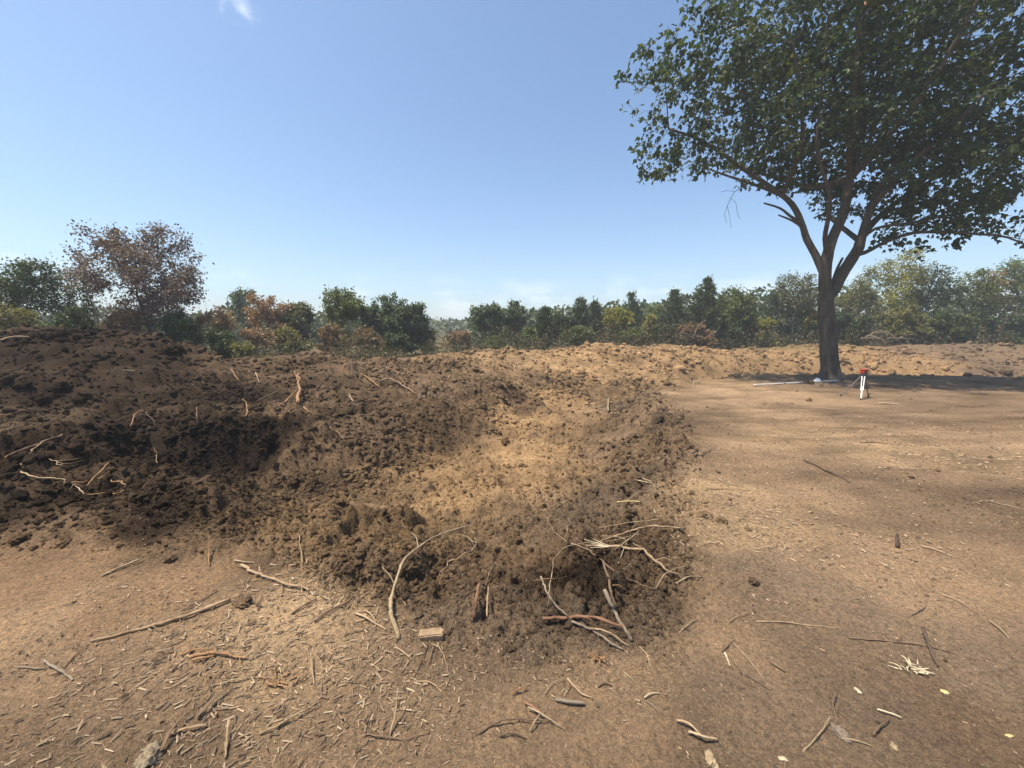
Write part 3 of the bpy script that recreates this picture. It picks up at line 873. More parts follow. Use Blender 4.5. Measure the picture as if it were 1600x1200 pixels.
BT, CT = broad_tree, cedar_tree
SH = dict(cat='shrub', low=.05)
sd_ = 1000
TREES = [
    # left of the mound
    (BT, 'broadleaf_tree', 'rounded dark green tree at the far edge of the photo above the dark mound', -10, 408, 17, 75, 'dark', {}),
    (BT, 'broadleaf_tree', 'dark green tree just beside the purple brown leaved tree', 88, 402, 18, 66, 'dark', dict(dens=1.2)),
    (BT, 'broadleaf_tree', 'nearly bare grey twigged tree between the dark green and the purple brown tree', 150, 385, 18.6, 34, 'grey', dict(sparse=.85, dens=.7)),
    (BT, 'broadleaf_tree', 'tall tree with purple brown withered leaves above the dark mound', 240, 350, 17.2, 88, 'purple', dict(dens=1.75, sparse=.0, low=.30, leaf=.19, blobs=16, bark=BARK_GREY)),
    (BT, 'shrub', 'dark green shrub at the foot of the purple brown tree', 285, 478, 16.6, 38, 'dark', SH),
    (BT, 'shrub', 'brownish shrub under the purple brown tree', 195, 483, 16.4, 36, 'brown', dict(SH, sparse=.2)),
    (BT, 'shrub', 'dark shrub under the dark green trees on the mound', 120, 478, 16.2, 45, 'dark', SH),
    (BT, 'shrub', 'olive shrub below the rounded tree at the photo edge', 30, 470, 16, 50, 'olive', SH),
    (BT, 'shrub', 'small dead orange brown tree right of the purple brown tree', 335, 474, 19, 36, 'rust', dict(SH, sparse=.3)),
    (BT, 'shrub', 'low green shrub in the dip where dark mound meets lower bank', 345, 515, 16.5, 30, 'dark', SH),
    (BT, 'shrub', 'low yellowish weed clump in the dip of the bank', 375, 535, 16.4, 22, 'olive', dict(SH, dens=.7)),
    (BT, 'broadleaf_tree', 'blue green treetop standing behind the dead brown tree', 388, 452, 33, 26, 'blue', {}),
    (BT, 'broadleaf_tree', 'dead brown leaved tree with thin dark trunk', 425, 461, 23, 46, 'rust', dict(dens=1.1, low=.2, sparse=.15)),
    (BT, 'broadleaf_tree', 'grey green tree with slender pale trunk beside the brown tree', 468, 470, 24, 34, 'grey', dict(bark=BARK_PALE)),
    (BT, 'broadleaf_tree', 'tallest bright green tree of the middle clump', 540, 444, 24.5, 46, 'green', dict(dens=1.2)),
    (BT, 'shrub', 'dead brown shrub at the foot of the middle clump', 520, 505, 22, 32, 'brown', dict(SH, sparse=.35)),
    (BT, 'broadleaf_tree', 'dark green tree in the middle clump right of the tallest', 604, 457, 26, 46, 'blue', dict(dens=1.2)),
    (BT, 'broadleaf_tree', 'rounded lower tree ending the middle clump before the gap', 650, 476, 27, 33, 'blue', dict(dens=1.1)),
    (BT, 'shrub', 'dead brown shrub below the dark tree of the middle clump', 575, 510, 23, 30, 'brown', dict(SH, sparse=.4)),
    (BT, 'shrub', 'light green bush at the gap in the tree line', 668, 515, 29, 22, 'olive', SH),
    (BT, 'shrub', 'reddish brown bush standing in the gap in the tree line', 716, 516, 32, 24, 'rust', SH),
    (BT, 'broadleaf_tree', 'rounded blue green tree beside the gap in the tree line', 764, 475, 29.5, 33, 'blue', dict(dens=1.2)),
    (BT, 'broadleaf_tree', 'rounded blue green tree next to the first cedar', 808, 470, 31, 34, 'blue', dict(dens=1.2)),
    (BT, 'shrub', 'small green bush in front of the two rounded blue green trees', 768, 525, 26.5, 26, 'green', SH),
    (CT, 'cedar_tree', 'small cedar with a forked pointed top next to the rounded trees', 852, 484, 29, 26, 'cedar', {}),
    (BT, 'broadleaf_tree', 'low dark green tree between two small cedars', 880, 492, 30, 26, 'dark', {}),
    (CT, 'cedar_tree', 'feathery cedar left of the yellow green tree', 907, 470, 30, 28, 'cedar', dict(dens=.9)),
    (CT, 'cedar_tree', 'narrow cedar touching the yellow green tree', 932, 474, 31, 20, 'cedar', {}),
    (BT, 'broadleaf_tree', 'yellow green tree among the cedars', 965, 477, 29.5, 30, 'yellow', dict(dens=1.1, low=.12)),
    (CT, 'cedar_tree', 'loose topped cedar behind the yellow green tree', 988, 461, 33, 28, 'cedar', dict(dens=.8)),
    (BT, 'shrub', 'small bright yellow bush between cedars', 1010, 492, 28.5, 16, 'yellow', dict(SH)),
    (BT, 'broadleaf_tree', 'green treetop behind the small yellow bush', 1018, 474, 35, 26, 'green', {}),
    (CT, 'cedar_tree', 'broad dark cedar left of the tall spire cedar', 1047, 457, 29, 28, 'cedar', dict(dens=1.2)),
    (CT, 'cedar_tree', 'tall spire topped cedar with grey lower limbs', 1090, 441, 28.5, 32, 'cedar', dict(dens=1.2)),
    (BT, 'broadleaf_tree', 'green tree with thin pale trunk beside the spire cedar', 1136, 448, 28.5, 36, 'green', dict(bark=BARK_PALE, dens=1.2)),
    (CT, 'cedar_tree', 'small cedar right of the pale trunked tree', 1166, 462, 29, 24, 'cedar', {}),
    (BT, 'shrub', 'yellowish bush at the bank between cedar and olive tree', 1192, 492, 27.5, 26, 'yellow', SH),
    (BT, 'broadleaf_tree', 'olive grey tree with pale stem left of the big shade tree', 1240, 424, 28, 42, 'grey', dict(bark=BARK_PALE, dens=1.15, low=.3)),
    (BT, 'shrub', 'yellow olive bush just left of the big trunk', 1262, 480, 27.2, 30, 'olive', SH),
    (BT, 'broadleaf_tree', 'dark tree seen between olive tree and big trunk', 1215, 452, 32, 40, 'dark', {}),
    (BT, 'broadleaf_tree', 'green treetop in the fork gap right of the big trunk', 1338, 425, 30, 34, 'olive', dict(dens=1.1)),
    (BT, 'broadleaf_tree', 'tall yellow green tree just right of the big shade tree', 1388, 388, 28.5, 50, 'yellow', dict(dens=1.4, low=.12)),
    (BT, 'broadleaf_tree', 'dark green tree under the drooping right limb', 1448, 405, 28, 46, 'dark', dict(dens=1.4, low=.1)),
    (BT, 'broadleaf_tree', 'mid green tree with a dead brown companion beside it', 1505, 414, 28, 42, 'green', dict(dens=1.3, low=.1)),
    (BT, 'broadleaf_tree', 'dead brown leaved tree among the green trees under the shade tree', 1535, 418, 27.4, 24, 'rust', dict(dens=.9, sparse=.2, low=.35)),
    (BT, 'broadleaf_tree', 'green tree at the right edge of the photo', 1582, 400, 27.5, 52, 'green', dict(dens=1.4, low=.1)),
    (BT, 'broadleaf_tree', 'green tree cut off by the right edge of the photo', 1680, 392, 27.5, 60, 'olive', dict(dens=1.2, low=.1)),
    (BT, 'shrub', 'dark leafy bush at the bank under the yellow green tree', 1400, 478, 26.6, 44, 'olive', dict(SH, dens=1.2)),
    (BT, 'shrub', 'green bush at the bank below the dark green tree', 1470, 485, 26.4, 46, 'green', dict(SH, dens=1.2)),
    (BT, 'shrub', 'dark bush at the bank near the right edge of the photo', 1550, 490, 26.2, 44, 'dark', dict(SH, dens=1.2)),
    (BT, 'shrub', 'pale green brush spilling onto the bank at the right edge', 1600, 508, 25.6, 34, 'olive', dict(SH)),
    (BT, 'shrub', 'dark bush right behind the big trunk', 1320, 485, 27, 34, 'dark', SH),
    (BT, 'shrub', 'grey brown brush at the foot of the spire cedar', 1080, 505, 26.8, 34, 'brown', dict(SH, sparse=.3)),
    (BT, 'shrub', 'dark green undergrowth bush below the pale trunked tree', 1140, 500, 27.4, 30, 'dark', SH),
    (BT, 'shrub', 'green bush below the feathery cedar', 905, 510, 28, 34, 'green', SH),
    (BT, 'shrub', 'green bush below the yellow green cedar grove tree', 985, 512, 27.8, 34, 'green', SH),
    (BT, 'shrub', 'dark bush below the broad dark cedar', 1035, 505, 27.6, 30, 'dark', SH),
    (BT, 'shrub', 'green bush beside the second rounded blue green tree', 835, 512, 28.5, 30, 'green', SH),
    (BT, 'shrub', 'dark bush among the trunks of the middle clump', 620, 515, 25, 34, 'dark', SH),
    (BT, 'shrub', 'olive brush at the trunks of the brown and grey trees', 450, 512, 22, 38, 'olive', dict(SH, sparse=.2)),
    (BT, 'shrub', 'orange brown brush right of the low dip', 400, 510, 20, 34, 'rust', dict(SH, sparse=.3)),
]
for i, (fn, nm, lab, px, pt, y, hw, mt, kw) in enumerate(TREES):
    kw = dict(kw)
    y += float(np.interp(px, [700, 850, 1000, 1150, 1300], [2, 3, 5.5, 8, 9.5])) if px > 700 else 0
    if nm == 'shrub' : kw.setdefault('group', 'shrubs along the foot of the trees')
    if nm == 'cedar_tree': fn(nm, lab, px, pt, y, hw, LEAF[mt], 1000 + i * 7, **kw)
    else: fn(nm, lab, px, pt, y, hw, LEAF[mt], 1000 + i * 7, **kw)
print('trees', round(time.time() - T0, 1))

def far_woods():
    """the wooded rise far behind the gap and a dim belt of scrub behind the near trees: one mass"""
    g = np.random.default_rng(77)
    Ps, S = [], []
    # scrub belt
    n = 26000
    a = np.radians(g.uniform(-57, 62, n)); 
    yy = g.uniform(44, 56, n); x = yy * np.tan(a)
    u = np.degrees(a)
    gap = 1 - sstep(2.0, 4.0, np.abs(u + 9.2)) 
    z = look(x, yy)
    hh = (3.0 + 2.2 * fbm(x / 4, yy * 0, 401, 3) + 1.8 * sstep(10, 30, u)) * (1 - gap)
    P = np.stack([x, yy, z + hh * g.uniform(0, 1, n) ** .8], -1)[gap < .7]
    Ps.append(P); S.append(np.full(len(P), .55))
    # far rise
    n = 26000
    yy = g.uniform(70, 330, n); a = np.radians(g.uniform(-50, 50, n)); x = yy * np.tan(a)
    z = look(x, yy)
    hh = 5 + 5 * fbm(x / 11, yy / 11, 403, 3)
    top = z + hh
    lim = 1.7 + yy * .020 * (.7 + .5 * vn(x / 30, yy / 60, 9))
    P = np.stack([x, yy, np.minimum(top, lim + 1.2 * g.uniform(size=n)) - hh * .55 * g.uniform(size=n) ** 2], -1)
    Ps.append(P); S.append(yy * .011)
    P = np.vstack(Ps); S = np.concatenate(S)
    V, F = leaves(P, S, 5, LEAF_OVAL, .2, None, 0, 1.6)
    tag(link('far_woods', fast_mesh('far_woods', V, F, smooth=False), lm('leaf_far', (.075, .098, .048))), 'distant green woodland beyond the near trees', 'woodland', kind='stuff')
far_woods()
def undergrowth():
    g = np.random.default_rng(91)
    n = 48000
    k = g.uniform(0, len(RIDGE) - 1.001, n); i = k.astype(int); f = k - i
    x = RIDGE[i, 0] * (1 - f) + RIDGE[i + 1, 0] * f; y = RIDGE[i, 1] * (1 - f) + RIDGE[i + 1, 1] * f
    d = g.uniform(2.2, 9.0, n); a = np.arctan2(x, y)
    x = x + np.sin(a) * d; y = y + np.cos(a) * d
    hh = 1.7 * np.clip(fbm(x / 2.2, y / 2.2, 611, 3) - .28, 0, 1) * (1.1 + .05 * np.hypot(x, y))
    z = look(x, y)
    P = np.stack([x, y, z + hh * g.uniform(0, 1, n) ** .8], -1)[(hh > .05) & (np.abs(np.degrees(a)) < 58)]
    V, F = leaves(P, .06 + .0042 * np.hypot(P[:, 0], P[:, 1]), 6, LEAF_OVAL, -.2, None, 0, .8)
    m = leaf_material('leaf_undergrowth', [(0, (.035, .040, .020)), (.45, (.065, .065, .032)), (.75, (.12, .092, .05)), (1, (.18, .125, .07))])
    tag(link('undergrowth', fast_mesh('undergrowth', V, F, smooth=False), m), 'tangled low undergrowth at the foot of the tree line', 'undergrowth', kind='stuff')
undergrowth()

# ------------------------------------------------------------------ the big shade tree
TY = 18.0
def tp(px, py, dy=0.0):
    """a point of the shade tree: picture position taken at the trunk's distance, then moved dy nearer or farther"""
    q = at_depth(px, py, TY); q[1] += dy
    return q
def shade_tree():
    b = tp(1298, 592); bz = float(look(b[:1], b[1:2])[0])
    base = np.array([b[0], TY, bz])
    root = empty('shade_tree', base); tag(root, 'big spreading green shade tree with forked dark trunk', 'tree')
    N, PR, MR = [], [], []
    def path(pts, r0, r1, start=None, sub=3):
        """pts (px, py, dy) -> nodes; returns indices"""
        P = [tp(*p) - base for p in pts]
        prev = start; out = []
        if start is not None: P = [N[start]] + P
        P = np.array(P)
        # smooth path
        m = (len(P) - 1) * sub + 1; t = np.linspace(0, len(P) - 1, m)
        Q = []
        for q in t:
            i = min(int(q), len(P) - 2); f = q - i
            p0 = P[max(i - 1, 0)]; p1 = P[i]; p2 = P[i + 1]; p3 = P[min(i + 2, len(P) - 1)]
            Q.append(.5 * ((2 * p1) + (-p0 + p2) * f + (2 * p0 - 5 * p1 + 4 * p2 - p3) * f * f + (-p0 + 3 * p1 - 3 * p2 + p3) * f ** 3))
        for k, q in enumerate(Q):
            if start is not None and k == 0: continue
            N.append(q); PR.append(-1 if prev is None else prev); MR.append(r0 + (r1 - r0) * k / (len(Q) - 1)); prev = len(N) - 1; out.append(prev)
        return out
    tr = path([(1299, 598, 0), (1297, 575, 0), (1295, 545, 0), (1293, 515, 0), (1291, 485, 0), (1290, 462, 0)], .38, .29)
    MR[0] = .70; MR[1] = .53; MR[2] = .43
    ls = path([(1289, 440, 0), (1288, 420, -.05), (1290, 400, -.1)], .25, .22, tr[-1])
    cs = path([(1298, 372, -.1), (1310, 340, -.2), (1318, 305, -.2), (1322, 275, -.2)], .21, .16, ls[-1])
    c1 = path([(1338, 235, .1), (1354, 190, .3), (1362, 140, .5), (1366, 80, .6), (1369, 10, .6), (1372, -60, .7)], .17, .05, cs[-1])
    c2 = path([(1302, 250, -.8), (1285, 222, -1.6), (1262, 175, -2.3), (1245, 120, -3.0)], .13, .04, cs[-1])
    lb = path([(1277, 398, .1), (1266, 372, .2), (1260, 345, .3), (1248, 315, .4), (1225, 292, .5), (1200, 272, .6), (1172, 248, .8), (1145, 222, 1.0), (1110, 195, 1.2), (1065, 175, 1.4)], .155, .05, ls[3])
    l2 = path([(1272, 378, -.6), (1268, 352, -.9), (1262, 322, -1.2), (1250, 300, -1.4), (1232, 262, -1.6), (1229, 215, -1.8), (1228, 160, -2), (1229, 90, -2.2)], .10, .035, ls[-1])
    st1 = path([(1243, 335, .3), (1226, 322, .3), (1201, 314, .3)], .07, .035, lb[8])
    st2 = path([(1247, 345, .2), (1232, 340, .1), (1219, 335, .1)], .06, .03, lb[7])
    rl = path([(1303, 452, 0), (1316, 428, 0), (1328, 405, -.1), (1336, 388, -.2)], .25, .20, tr[-2])
    r1 = path([(1345, 345, -.3), (1356, 300, -.6), (1372, 262, -.9), (1400, 215, -1.0), (1420, 170, -1.1)], .17, .05, rl[-1])
    r2 = path([(1358, 372, .5), (1390, 340, .8), (1430, 312, 1.2), (1475, 283, 1.6), (1530, 245, 2.0), (1590, 205, 2.4), (1650, 170, 2.6)], .17, .05, rl[-2])
    r3 = path([(1362, 392, .3), (1395, 375, .3), (1435, 362, .2), (1480, 362, .1), (1530, 366, 0), (1570, 372, -.1), (1610, 392, -.2)], .10, .03, rl[-3])
    r4 = path([(1375, 355, .2), (1410, 352, -.4), (1450, 345, -.9), (1510, 335, -1.3)], .07, .03, r2[1])
    sm = path([(1308, 442, .3), (1322, 418, .5), (1340, 398, .8)], .07, .05, tr[-1])
    # limbs towards and away from the viewer
    f1 = path([(1325, 250, -1.6), (1335, 215, -2.6), (1345, 170, -3.4), (1355, 125, -3.9)], .14, .04, cs[-2])
    f2 = path([(1310, 270, 1.6), (1300, 235, 3.2), (1285, 200, 4.6), (1270, 160, 5.8)], .14, .04, cs[-2])
    f3 = path([(1360, 285, -1.6), (1385, 245, -2.6), (1410, 205, -3.2)], .12, .04, r1[3])
    f4 = path([(1372, 320, 2.4), (1400, 285, 3.8), (1440, 250, 5.2)], .12, .04, r2[2])
    f5 = path([(1225, 262, 2.0), (1190, 225, 3.2), (1160, 185, 4.4)], .09, .03, lb[13])
    f6 = path([(1215, 250, -1.4), (1180, 205, -2.6), (1150, 160, -3.4)], .09, .03, lb[13])
    core = len(N)
    dead_tips = {st1[-1], st2[-1]}
    # crown
    g = np.random.default_rng(42)
    nC = 270
    d = g.normal(size=(nC * 3, 3)); d /= np.linalg.norm(d, axis=1)[:, None]
    rr = g.uniform(size=nC * 3) ** .36
    lump = fbm(d[:, 0] * 2.2 + 9, d[:, 1] * 2.2 + d[:, 2] * 1.7, 501, 3)
    ok = rr < .80 + .5 * (lump - .3)
    Cn = (d * rr[:, None] * np.array([9.9, 5.6, 8.1]) + np.array([1.0, .4, 12.1]))[ok]
    A = np.repeat(Cn, 14, 0); A = A + g.normal(0, .52, A.shape) * np.array([1.2, 1.2, .7])
    nA = len(A)
    x = A[:, 0]
    zmin = np.interp(x, [-10.5, -8.5, -6, -3.5, -1.5, .5, 2, 4, 6, 8, 11], [9.4, 8.8, 9.8, 10.0, 9.6, 8.8, 7.8, 6.8, 6.2, 6.4, 7.0])
    zmin = zmin + .22 * A[:, 1]
    A = A[(A[:, 2] > zmin + .5 * g.normal(size=len(A)))][:nA]
    nodes, par = grow([n for n in N], PR, A, .36, .50, 4.2, 46, .03, 42)
    minr = np.zeros(len(nodes)); minr[:core] = MR
    ch, rad = skeleton(nodes, par, .0075, 2.55, minr)
    rad[:core] = np.minimum(rad[:core], np.array(MR) * 1.02)
    for i in range(core, len(nodes)):
        rad[i] = min(rad[i], max(.0075, rad[par[i]] * .93))
    V, F = tubes(nodes, par, ch, rad, 0, .035, 1)
    link('trunk', fast_mesh('trunk', V, F), BARK_GREY, root)
    P_ = np.array(nodes)
    ends = np.array([i for i in range(core, len(nodes)) if not ch[i]])
    inner = np.array([i for i in range(core, len(nodes)) if ch[i] and rad[i] < .020])
    big = g.uniform(size=len(ends)) < .8
    cnt = np.where(big, g.integers(18, 44, len(ends)), 5)
    Pe = np.repeat(P_[ends], cnt, 0); sg = np.repeat(g.uniform(.16, .30, len(ends)), cnt)[:, None]
    Pe = Pe + g.normal(0, 1, Pe.shape) * sg * np.array([1, 1, .8]) - np.array([0, 0, .16])
    Pi = np.repeat(P_[inner], 3, 0); Pi = Pi + g.normal(0, .20, Pi.shape) - np.array([0, 0, .08])
    P = np.vstack([Pe, Pi])
    O = P - np.array([.7, .4, 10]); O /= np.linalg.norm(O, axis=1)[:, None]
    print('shade tree nodes', len(nodes), 'leaves', len(P))
    V, F = leaves(P, .225, 43, LEAF_LOBED, .85, O, .5)
    link('crown', fast_mesh('crown', V, F, smooth=False), LEAF['oak'], root)
    # a snapped twig hanging below the left limb
    N2, PR2 = [], []
    def tw(pts, start=None):
        prev = start
        for p in pts:
            N2.append(tp(*p) - base); PR2.append(-1 if prev is None else prev); prev = len(N2) - 1
        return prev
    tw([(1197, 283, .6), (1182, 284, .5), (1168, 288, .5), (1158, 293, .5), (1152, 303, .5), (1146, 316, .5), (1150, 334, .5), (1152, 352, .5)])
    tw([(1158, 312, .4), (1160, 328, .4), (1164, 338, .4)], 4); tw([(1143, 330, .6), (1147, 342, .6)], 5); tw([(1147, 290, .6), (1140, 291, .7)], 3)
    ch2, rad2 = skeleton(N2, PR2, .008, 2.4)
    V, F = tubes(N2, PR2, ch2, rad2, 0, 0, 2)
    tag(link('hanging_twig', fast_mesh('hanging_twig', V, F), BARK_GREY, root), 'bare snapped twig hanging below the left limb')
    # bare dead twigs poking out of the lower left of the crown
    for k, pts in enumerate(([(1150, 226, -.5), (1120, 232, -.7), (1095, 240, -.8), (1072, 243, -.9), (1055, 262, -1)], [(1145, 238, 0), (1112, 252, 0), (1085, 256, -.1), (1062, 268, -.2)], [(1500, 365, -.6), (1545, 378, -.8), (1580, 385, -.9), (1612, 402, -1)])):
        N3 = [tp(*p) - base for p in pts]; P3 = [-1] + list(range(len(pts) - 1))
        for j in range(1, len(pts)):
            for s in (-1, 1):
                N3.append(N3[j] + np.array([-.3 if k < 2 else .3, g.normal(0, .2), s * .14 + g.normal(0, .08)])); P3.append(j)
        ch3, rad3 = skeleton(N3, P3, .007, 2.3)
        V, F = tubes(N3, P3, ch3, rad3, 0, 0, 3)
        link('bare_twig', fast_mesh('bare_twig', V, F), BARK_GREY, root)
    # the withered spray of orange leaves
    c = tp(1229, 100, -4.2) - base
    P = c + g.normal(0, 1, (150, 3)) * np.array([.22, .2, .38]); P[:, 0] += (P[:, 2] - c[2]) * .25
    V, F = leaves(P, .2, 9, LEAF_OVAL, .9, None, 0, .8)
    tag(link('withered_spray', fast_mesh('withered_spray', V, F, smooth=False), LEAF['deadleaf'], root), 'withered orange brown leaf cluster high in the crown', kind='stuff')
shade_tree()
print('shade tree', round(time.time() - T0, 1))
# ------------------------------------------------------------------ sticks, roots and bark lying about
WOOD = dict(
    pale=wood_material('wood_pale', (.26, .188, .112), (.37, .28, .175)), white=wood_material('wood_splintered', (.45, .37, .24), (.56, .47, .32)), tan=wood_material('wood_tan', (.26, .175, .10), (.34, .24, .15)),
    brown=wood_material('wood_brown', (.13, .085, .055), (.19, .125, .08)), grey=wood_material('wood_grey', (.16, .125, .09), (.24, .19, .14)), red=wood_material('wood_red_brown', (.17, .088, .052), (.22, .120, .070)),
    orange=wood_material('wood_orange_root', (.25, .135, .065), (.33, .195, .10)), dark=wood_material('wood_dark', (.06, .042, .03), (.10, .07, .048)), yellow=wood_material('wood_yellow', (.52, .40, .17), (.60, .48, .24)))

def spline(P, m):
    P = np.array(P, float)
    if len(P) == 2: return P[0] + (P[1] - P[0]) * np.linspace(0, 1, m)[:, None]
    t = np.linspace(0, len(P) - 1, m); Q = []
    for q in t:
        i = min(int(q), len(P) - 2); f = q - i
        p0 = P[i - 1] if i > 0 else 2 * P[0] - P[1]; p1 = P[i]; p2 = P[i + 1]; p3 = P[i + 2] if i + 2 < len(P) else 2 * P[-1] - P[-2]
        Q.append(.5 * ((2 * p1) + (-p0 + p2) * f + (2 * p0 - 5 * p1 + 4 * p2 - p3) * f * f + (-p0 + 3 * p1 - 3 * p2 + p3) * f ** 3))
    return np.array(Q)

def tube_mesh(Q, r0, r1, seed, ns=8, knob=.12, flat=1.0):
    g = np.random.default_rng(seed)
    m = len(Q); Vs = []
    tang = np.gradient(Q, axis=0); tang /= np.linalg.norm(tang, axis=1)[:, None] + 1e-9
    ref = np.array([0, 0, 1.0]) if abs(tang[0][2]) < .8 else np.array([1.0, 0, 0])
    prof = 1 + knob * g.normal(size=(m, 1)) * .6 + knob * g.normal(size=(m, ns)) * .7
    an = np.arange(ns) / ns * 2 * math.pi
    for k in range(m):
        t = tang[k]; u = ref - t * (ref @ t); u /= np.linalg.norm(u) + 1e-9; v = np.cross(t, u); ref = u
        r = r0 + (r1 - r0) * k / (m - 1)
        rr = r * prof[k]
        Vs.append(Q[k] + (np.cos(an) * rr * flat)[:, None] * u + (np.sin(an) * rr)[:, None] * v)
    V = np.vstack(Vs + [Q[:1] - tang[:1] * r0 * .3, Q[-1:] + tang[-1:] * r1 * .5])
    i = np.arange(m - 1)[:, None] * ns; j = np.arange(ns)[None]; j2 = (j + 1) % ns
    F = np.stack([i + j, i + j2, i + ns + j2, i + ns + j], -1).reshape(-1, 4)
    jj = np.arange(ns)
    e0 = np.stack([np.full(ns, m * ns), (jj + 1) % ns, jj], -1)
    e1 = np.stack([np.full(ns, m * ns + 1), (m - 1) * ns + jj, (m - 1) * ns + (jj + 1) % ns], -1)
    return V, F, np.vstack([e0, e1])

stick_seed = [0]
def stick_points(pts, r0, wig=1.0):
    P = []
    for p in pts:
        if len(p) == 4: P.append(at_depth(p[0], p[1], min(p[3], at(p[0], p[1])[1] * .97))); continue       # held clear of the ground
        q = at(p[0], p[1]); q[2] += (p[2] if len(p) > 2 else 0.0) + r0 * .7
        if float(look(q[:1], q[1:2], (3,))[0]) > .4: q[2] += .011 * (math.hypot(q[0], q[1]) / 2.2) ** .8      # rests on the clods
        P.append(q)
    L = sum(np.linalg.norm(np.array(P[i + 1]) - np.array(P[i])) for i in range(len(P) - 1))
    m = int(np.clip(len(pts) * 5, 8, 34))
    Q = spline(P, m)
    g = np.random.default_rng(500 + stick_seed[0]); stick_seed[0] += 1
    w = np.cumsum(g.normal(0, 1, (m, 3)), 0); w -= w[:1] + (w[-1:] - w[:1]) * np.linspace(0, 1, m)[:, None]
    Q = Q + w * L * .0055 * wig * np.array([1, 1, .4])
    # keep the wood out of the soil between its ends
    gz = look(Q[:, 0], Q[:, 1])
    Q[1:-1, 2] = np.maximum(Q[1:-1, 2], gz[1:-1] + r0 * .35)
    return Q
def stick(label, pts, r0, r1, mat, name='stick', cat='stick', flat=1.0, knob=.16, wig=1.35, group='sticks and roots strewn over the dirt'):
    r0, r1 = r0 * .84, r1 * .72
    Q = stick_points(pts, r0, wig)
    V, F, E = tube_mesh(Q, r0, r1, 700 + stick_seed[0], 8 if r0 > .006 else 6, knob, flat)
    o0 = Q[0].copy()
    me = fast_mesh(name, V - o0, [F, E])
    o = link(name, me, WOOD[mat], None, o0)
    if name in ('root', 'branch'):                       # thin forks and hair roots along it
        g = np.random.default_rng(900 + stick_seed[0]); L = np.linalg.norm(Q[-1] - Q[0])
        for k in range(2):
            i = int(g.integers(len(Q) // 3, len(Q) - 2)); t = Q[i + 1] - Q[i - 1]; t /= np.linalg.norm(t)
            a = g.choice((-1, 1)) * g.uniform(.45, .95); d = np.array([t[0] * math.cos(a) - t[1] * math.sin(a), t[0] * math.sin(a) + t[1] * math.cos(a), t[2] + g.uniform(0, .25)])
            l = L * g.uniform(.10, .22); B = np.array([Q[i], Q[i] + d * l * .5 + g.normal(0, l * .06, 3), Q[i] + d * l + g.normal(0, l * .1, 3)])
            B[1:, 2] = np.maximum(B[1:, 2], look(B[1:, 0], B[1:, 1]) + .003)
            V2, F2, E2 = tube_mesh(spline(B, 8), r0 * .38, r0 * .14, 40 + k, 5)
            link('side_twig', fast_mesh('side_twig', V2 - o0, [F2, E2]), WOOD[mat], o)
    return tag(o, label, cat, group)
def side(o, pts, r0, r1, mat, name='side_twig', label=None):
    Q = stick_points(pts, r0)
    V, F, E = tube_mesh(Q, r0, r1, 700 + stick_seed[0], 6)
    c = link(name, fast_mesh(name, V - np.array(o.location), [F, E]), WOOD[mat], o)
    if label: c['label'] = label
    return c
S = stick
def RT(label, pts, r0, r1, mat, **k): return stick(label, pts, r0, r1, mat, name='root', cat='root', **k)
def BR(label, pts, r0, r1, mat, **k): return stick(label, pts, r0, r1, mat, name='branch', cat='branch', **k)
def BK(label, pts, r0, r1, mat, **k): return stick(label, pts, r0, r1, mat, name='bark_strip', cat='bark', flat=.3, knob=.2, **k)

# the pit's near bank
RT('long thick pale root arching up out of the near pit bank', [(623, 1000), (613, 962, 'y', 2.16), (612, 930, 'y', 2.28), (622, 892, 'y', 2.46), (641, 866, 'y', 2.62), (682, 838, 'y', 2.85), (732, 821, 'y', 3.1)], .0155, .006, 'pale', wig=.35)
o = RT('thin looping root beside the long arching pale root', [(687, 902), (700, 886, .01), (728, 877, .02), (745, 861, .03), (747, 849, .03), (737, 835, .02)], .007, .005, 'tan'); side(o, [(745, 856, .03), (730, 846, .03), (714, 838, .01)], .005, .003, 'tan')
o = BR('branch with a frayed white splintered end at the pit rim', [(945, 862, .03), (975, 867, .03), (1008, 872, .03), (1022, 884, .02), (1040, 898, .01), (1066, 908)], .014, .009, 'tan')
for k, e in enumerate([(913, 853), (918, 858), (915, 862), (926, 852), (922, 866)]): side(o, [(952, 863, .03), (e[0], e[1], .04)], .006, .0025, 'white', 'splinter', 'white splintered wood fibre')
BR('upper of two brown branches standing on the near pit bank', [(942, 888, .04), (950, 922, .04), (958, 945, .03), (965, 962, .01)], .011, .014, 'brown')
BR('thick grey branch with pale cut end on the near pit bank', [(944, 940, .06), (953, 957, .05), (962, 968, .03), (975, 986, .01), (987, 1003)], .016, .013, 'grey')
BR('straight red brown branch lying across the near pit bank', [(848, 970), (880, 971, .01), (912, 974, .02), (945, 980, .02), (972, 987, .01)], .012, .011, 'red')
BR('grey forked stick under the red brown branch', [(893, 975), (925, 990, .01), (950, 1002), (973, 1016)], .010, .008, 'grey')
S('thin tan stick between red brown branch and grey forked stick', [(922, 988, .01), (950, 995, .015), (982, 1010)], .007, .005, 'tan')
BR('grey stick slanting down to the red brown branch', [(845, 911, .03), (854, 929, .02), (868, 950, .01), (888, 968)], .009, .008, 'grey')
S('short reddish twig lying level above the slanting grey stick', [(834, 915, .02), (860, 913, .02), (886, 908, .02)], .005, .003, 'red')
o = RT('pale thin vine curling through the pit below the splintered branch', [(856, 951), (857, 919, .03), (865, 885, .05), (887, 868, .06), (917, 861, .05), (962, 851, .03), (1000, 840, .02)], .0042, .003, 'pale', wig=.4)
RT('thin looping vine rising at the pit side of the splintered branch', [(925, 868, .02), (880, 849, .03), (861, 832, .04), (857, 817, .04), (872, 803, .02)], .004, .0025, 'pale', wig=.4)
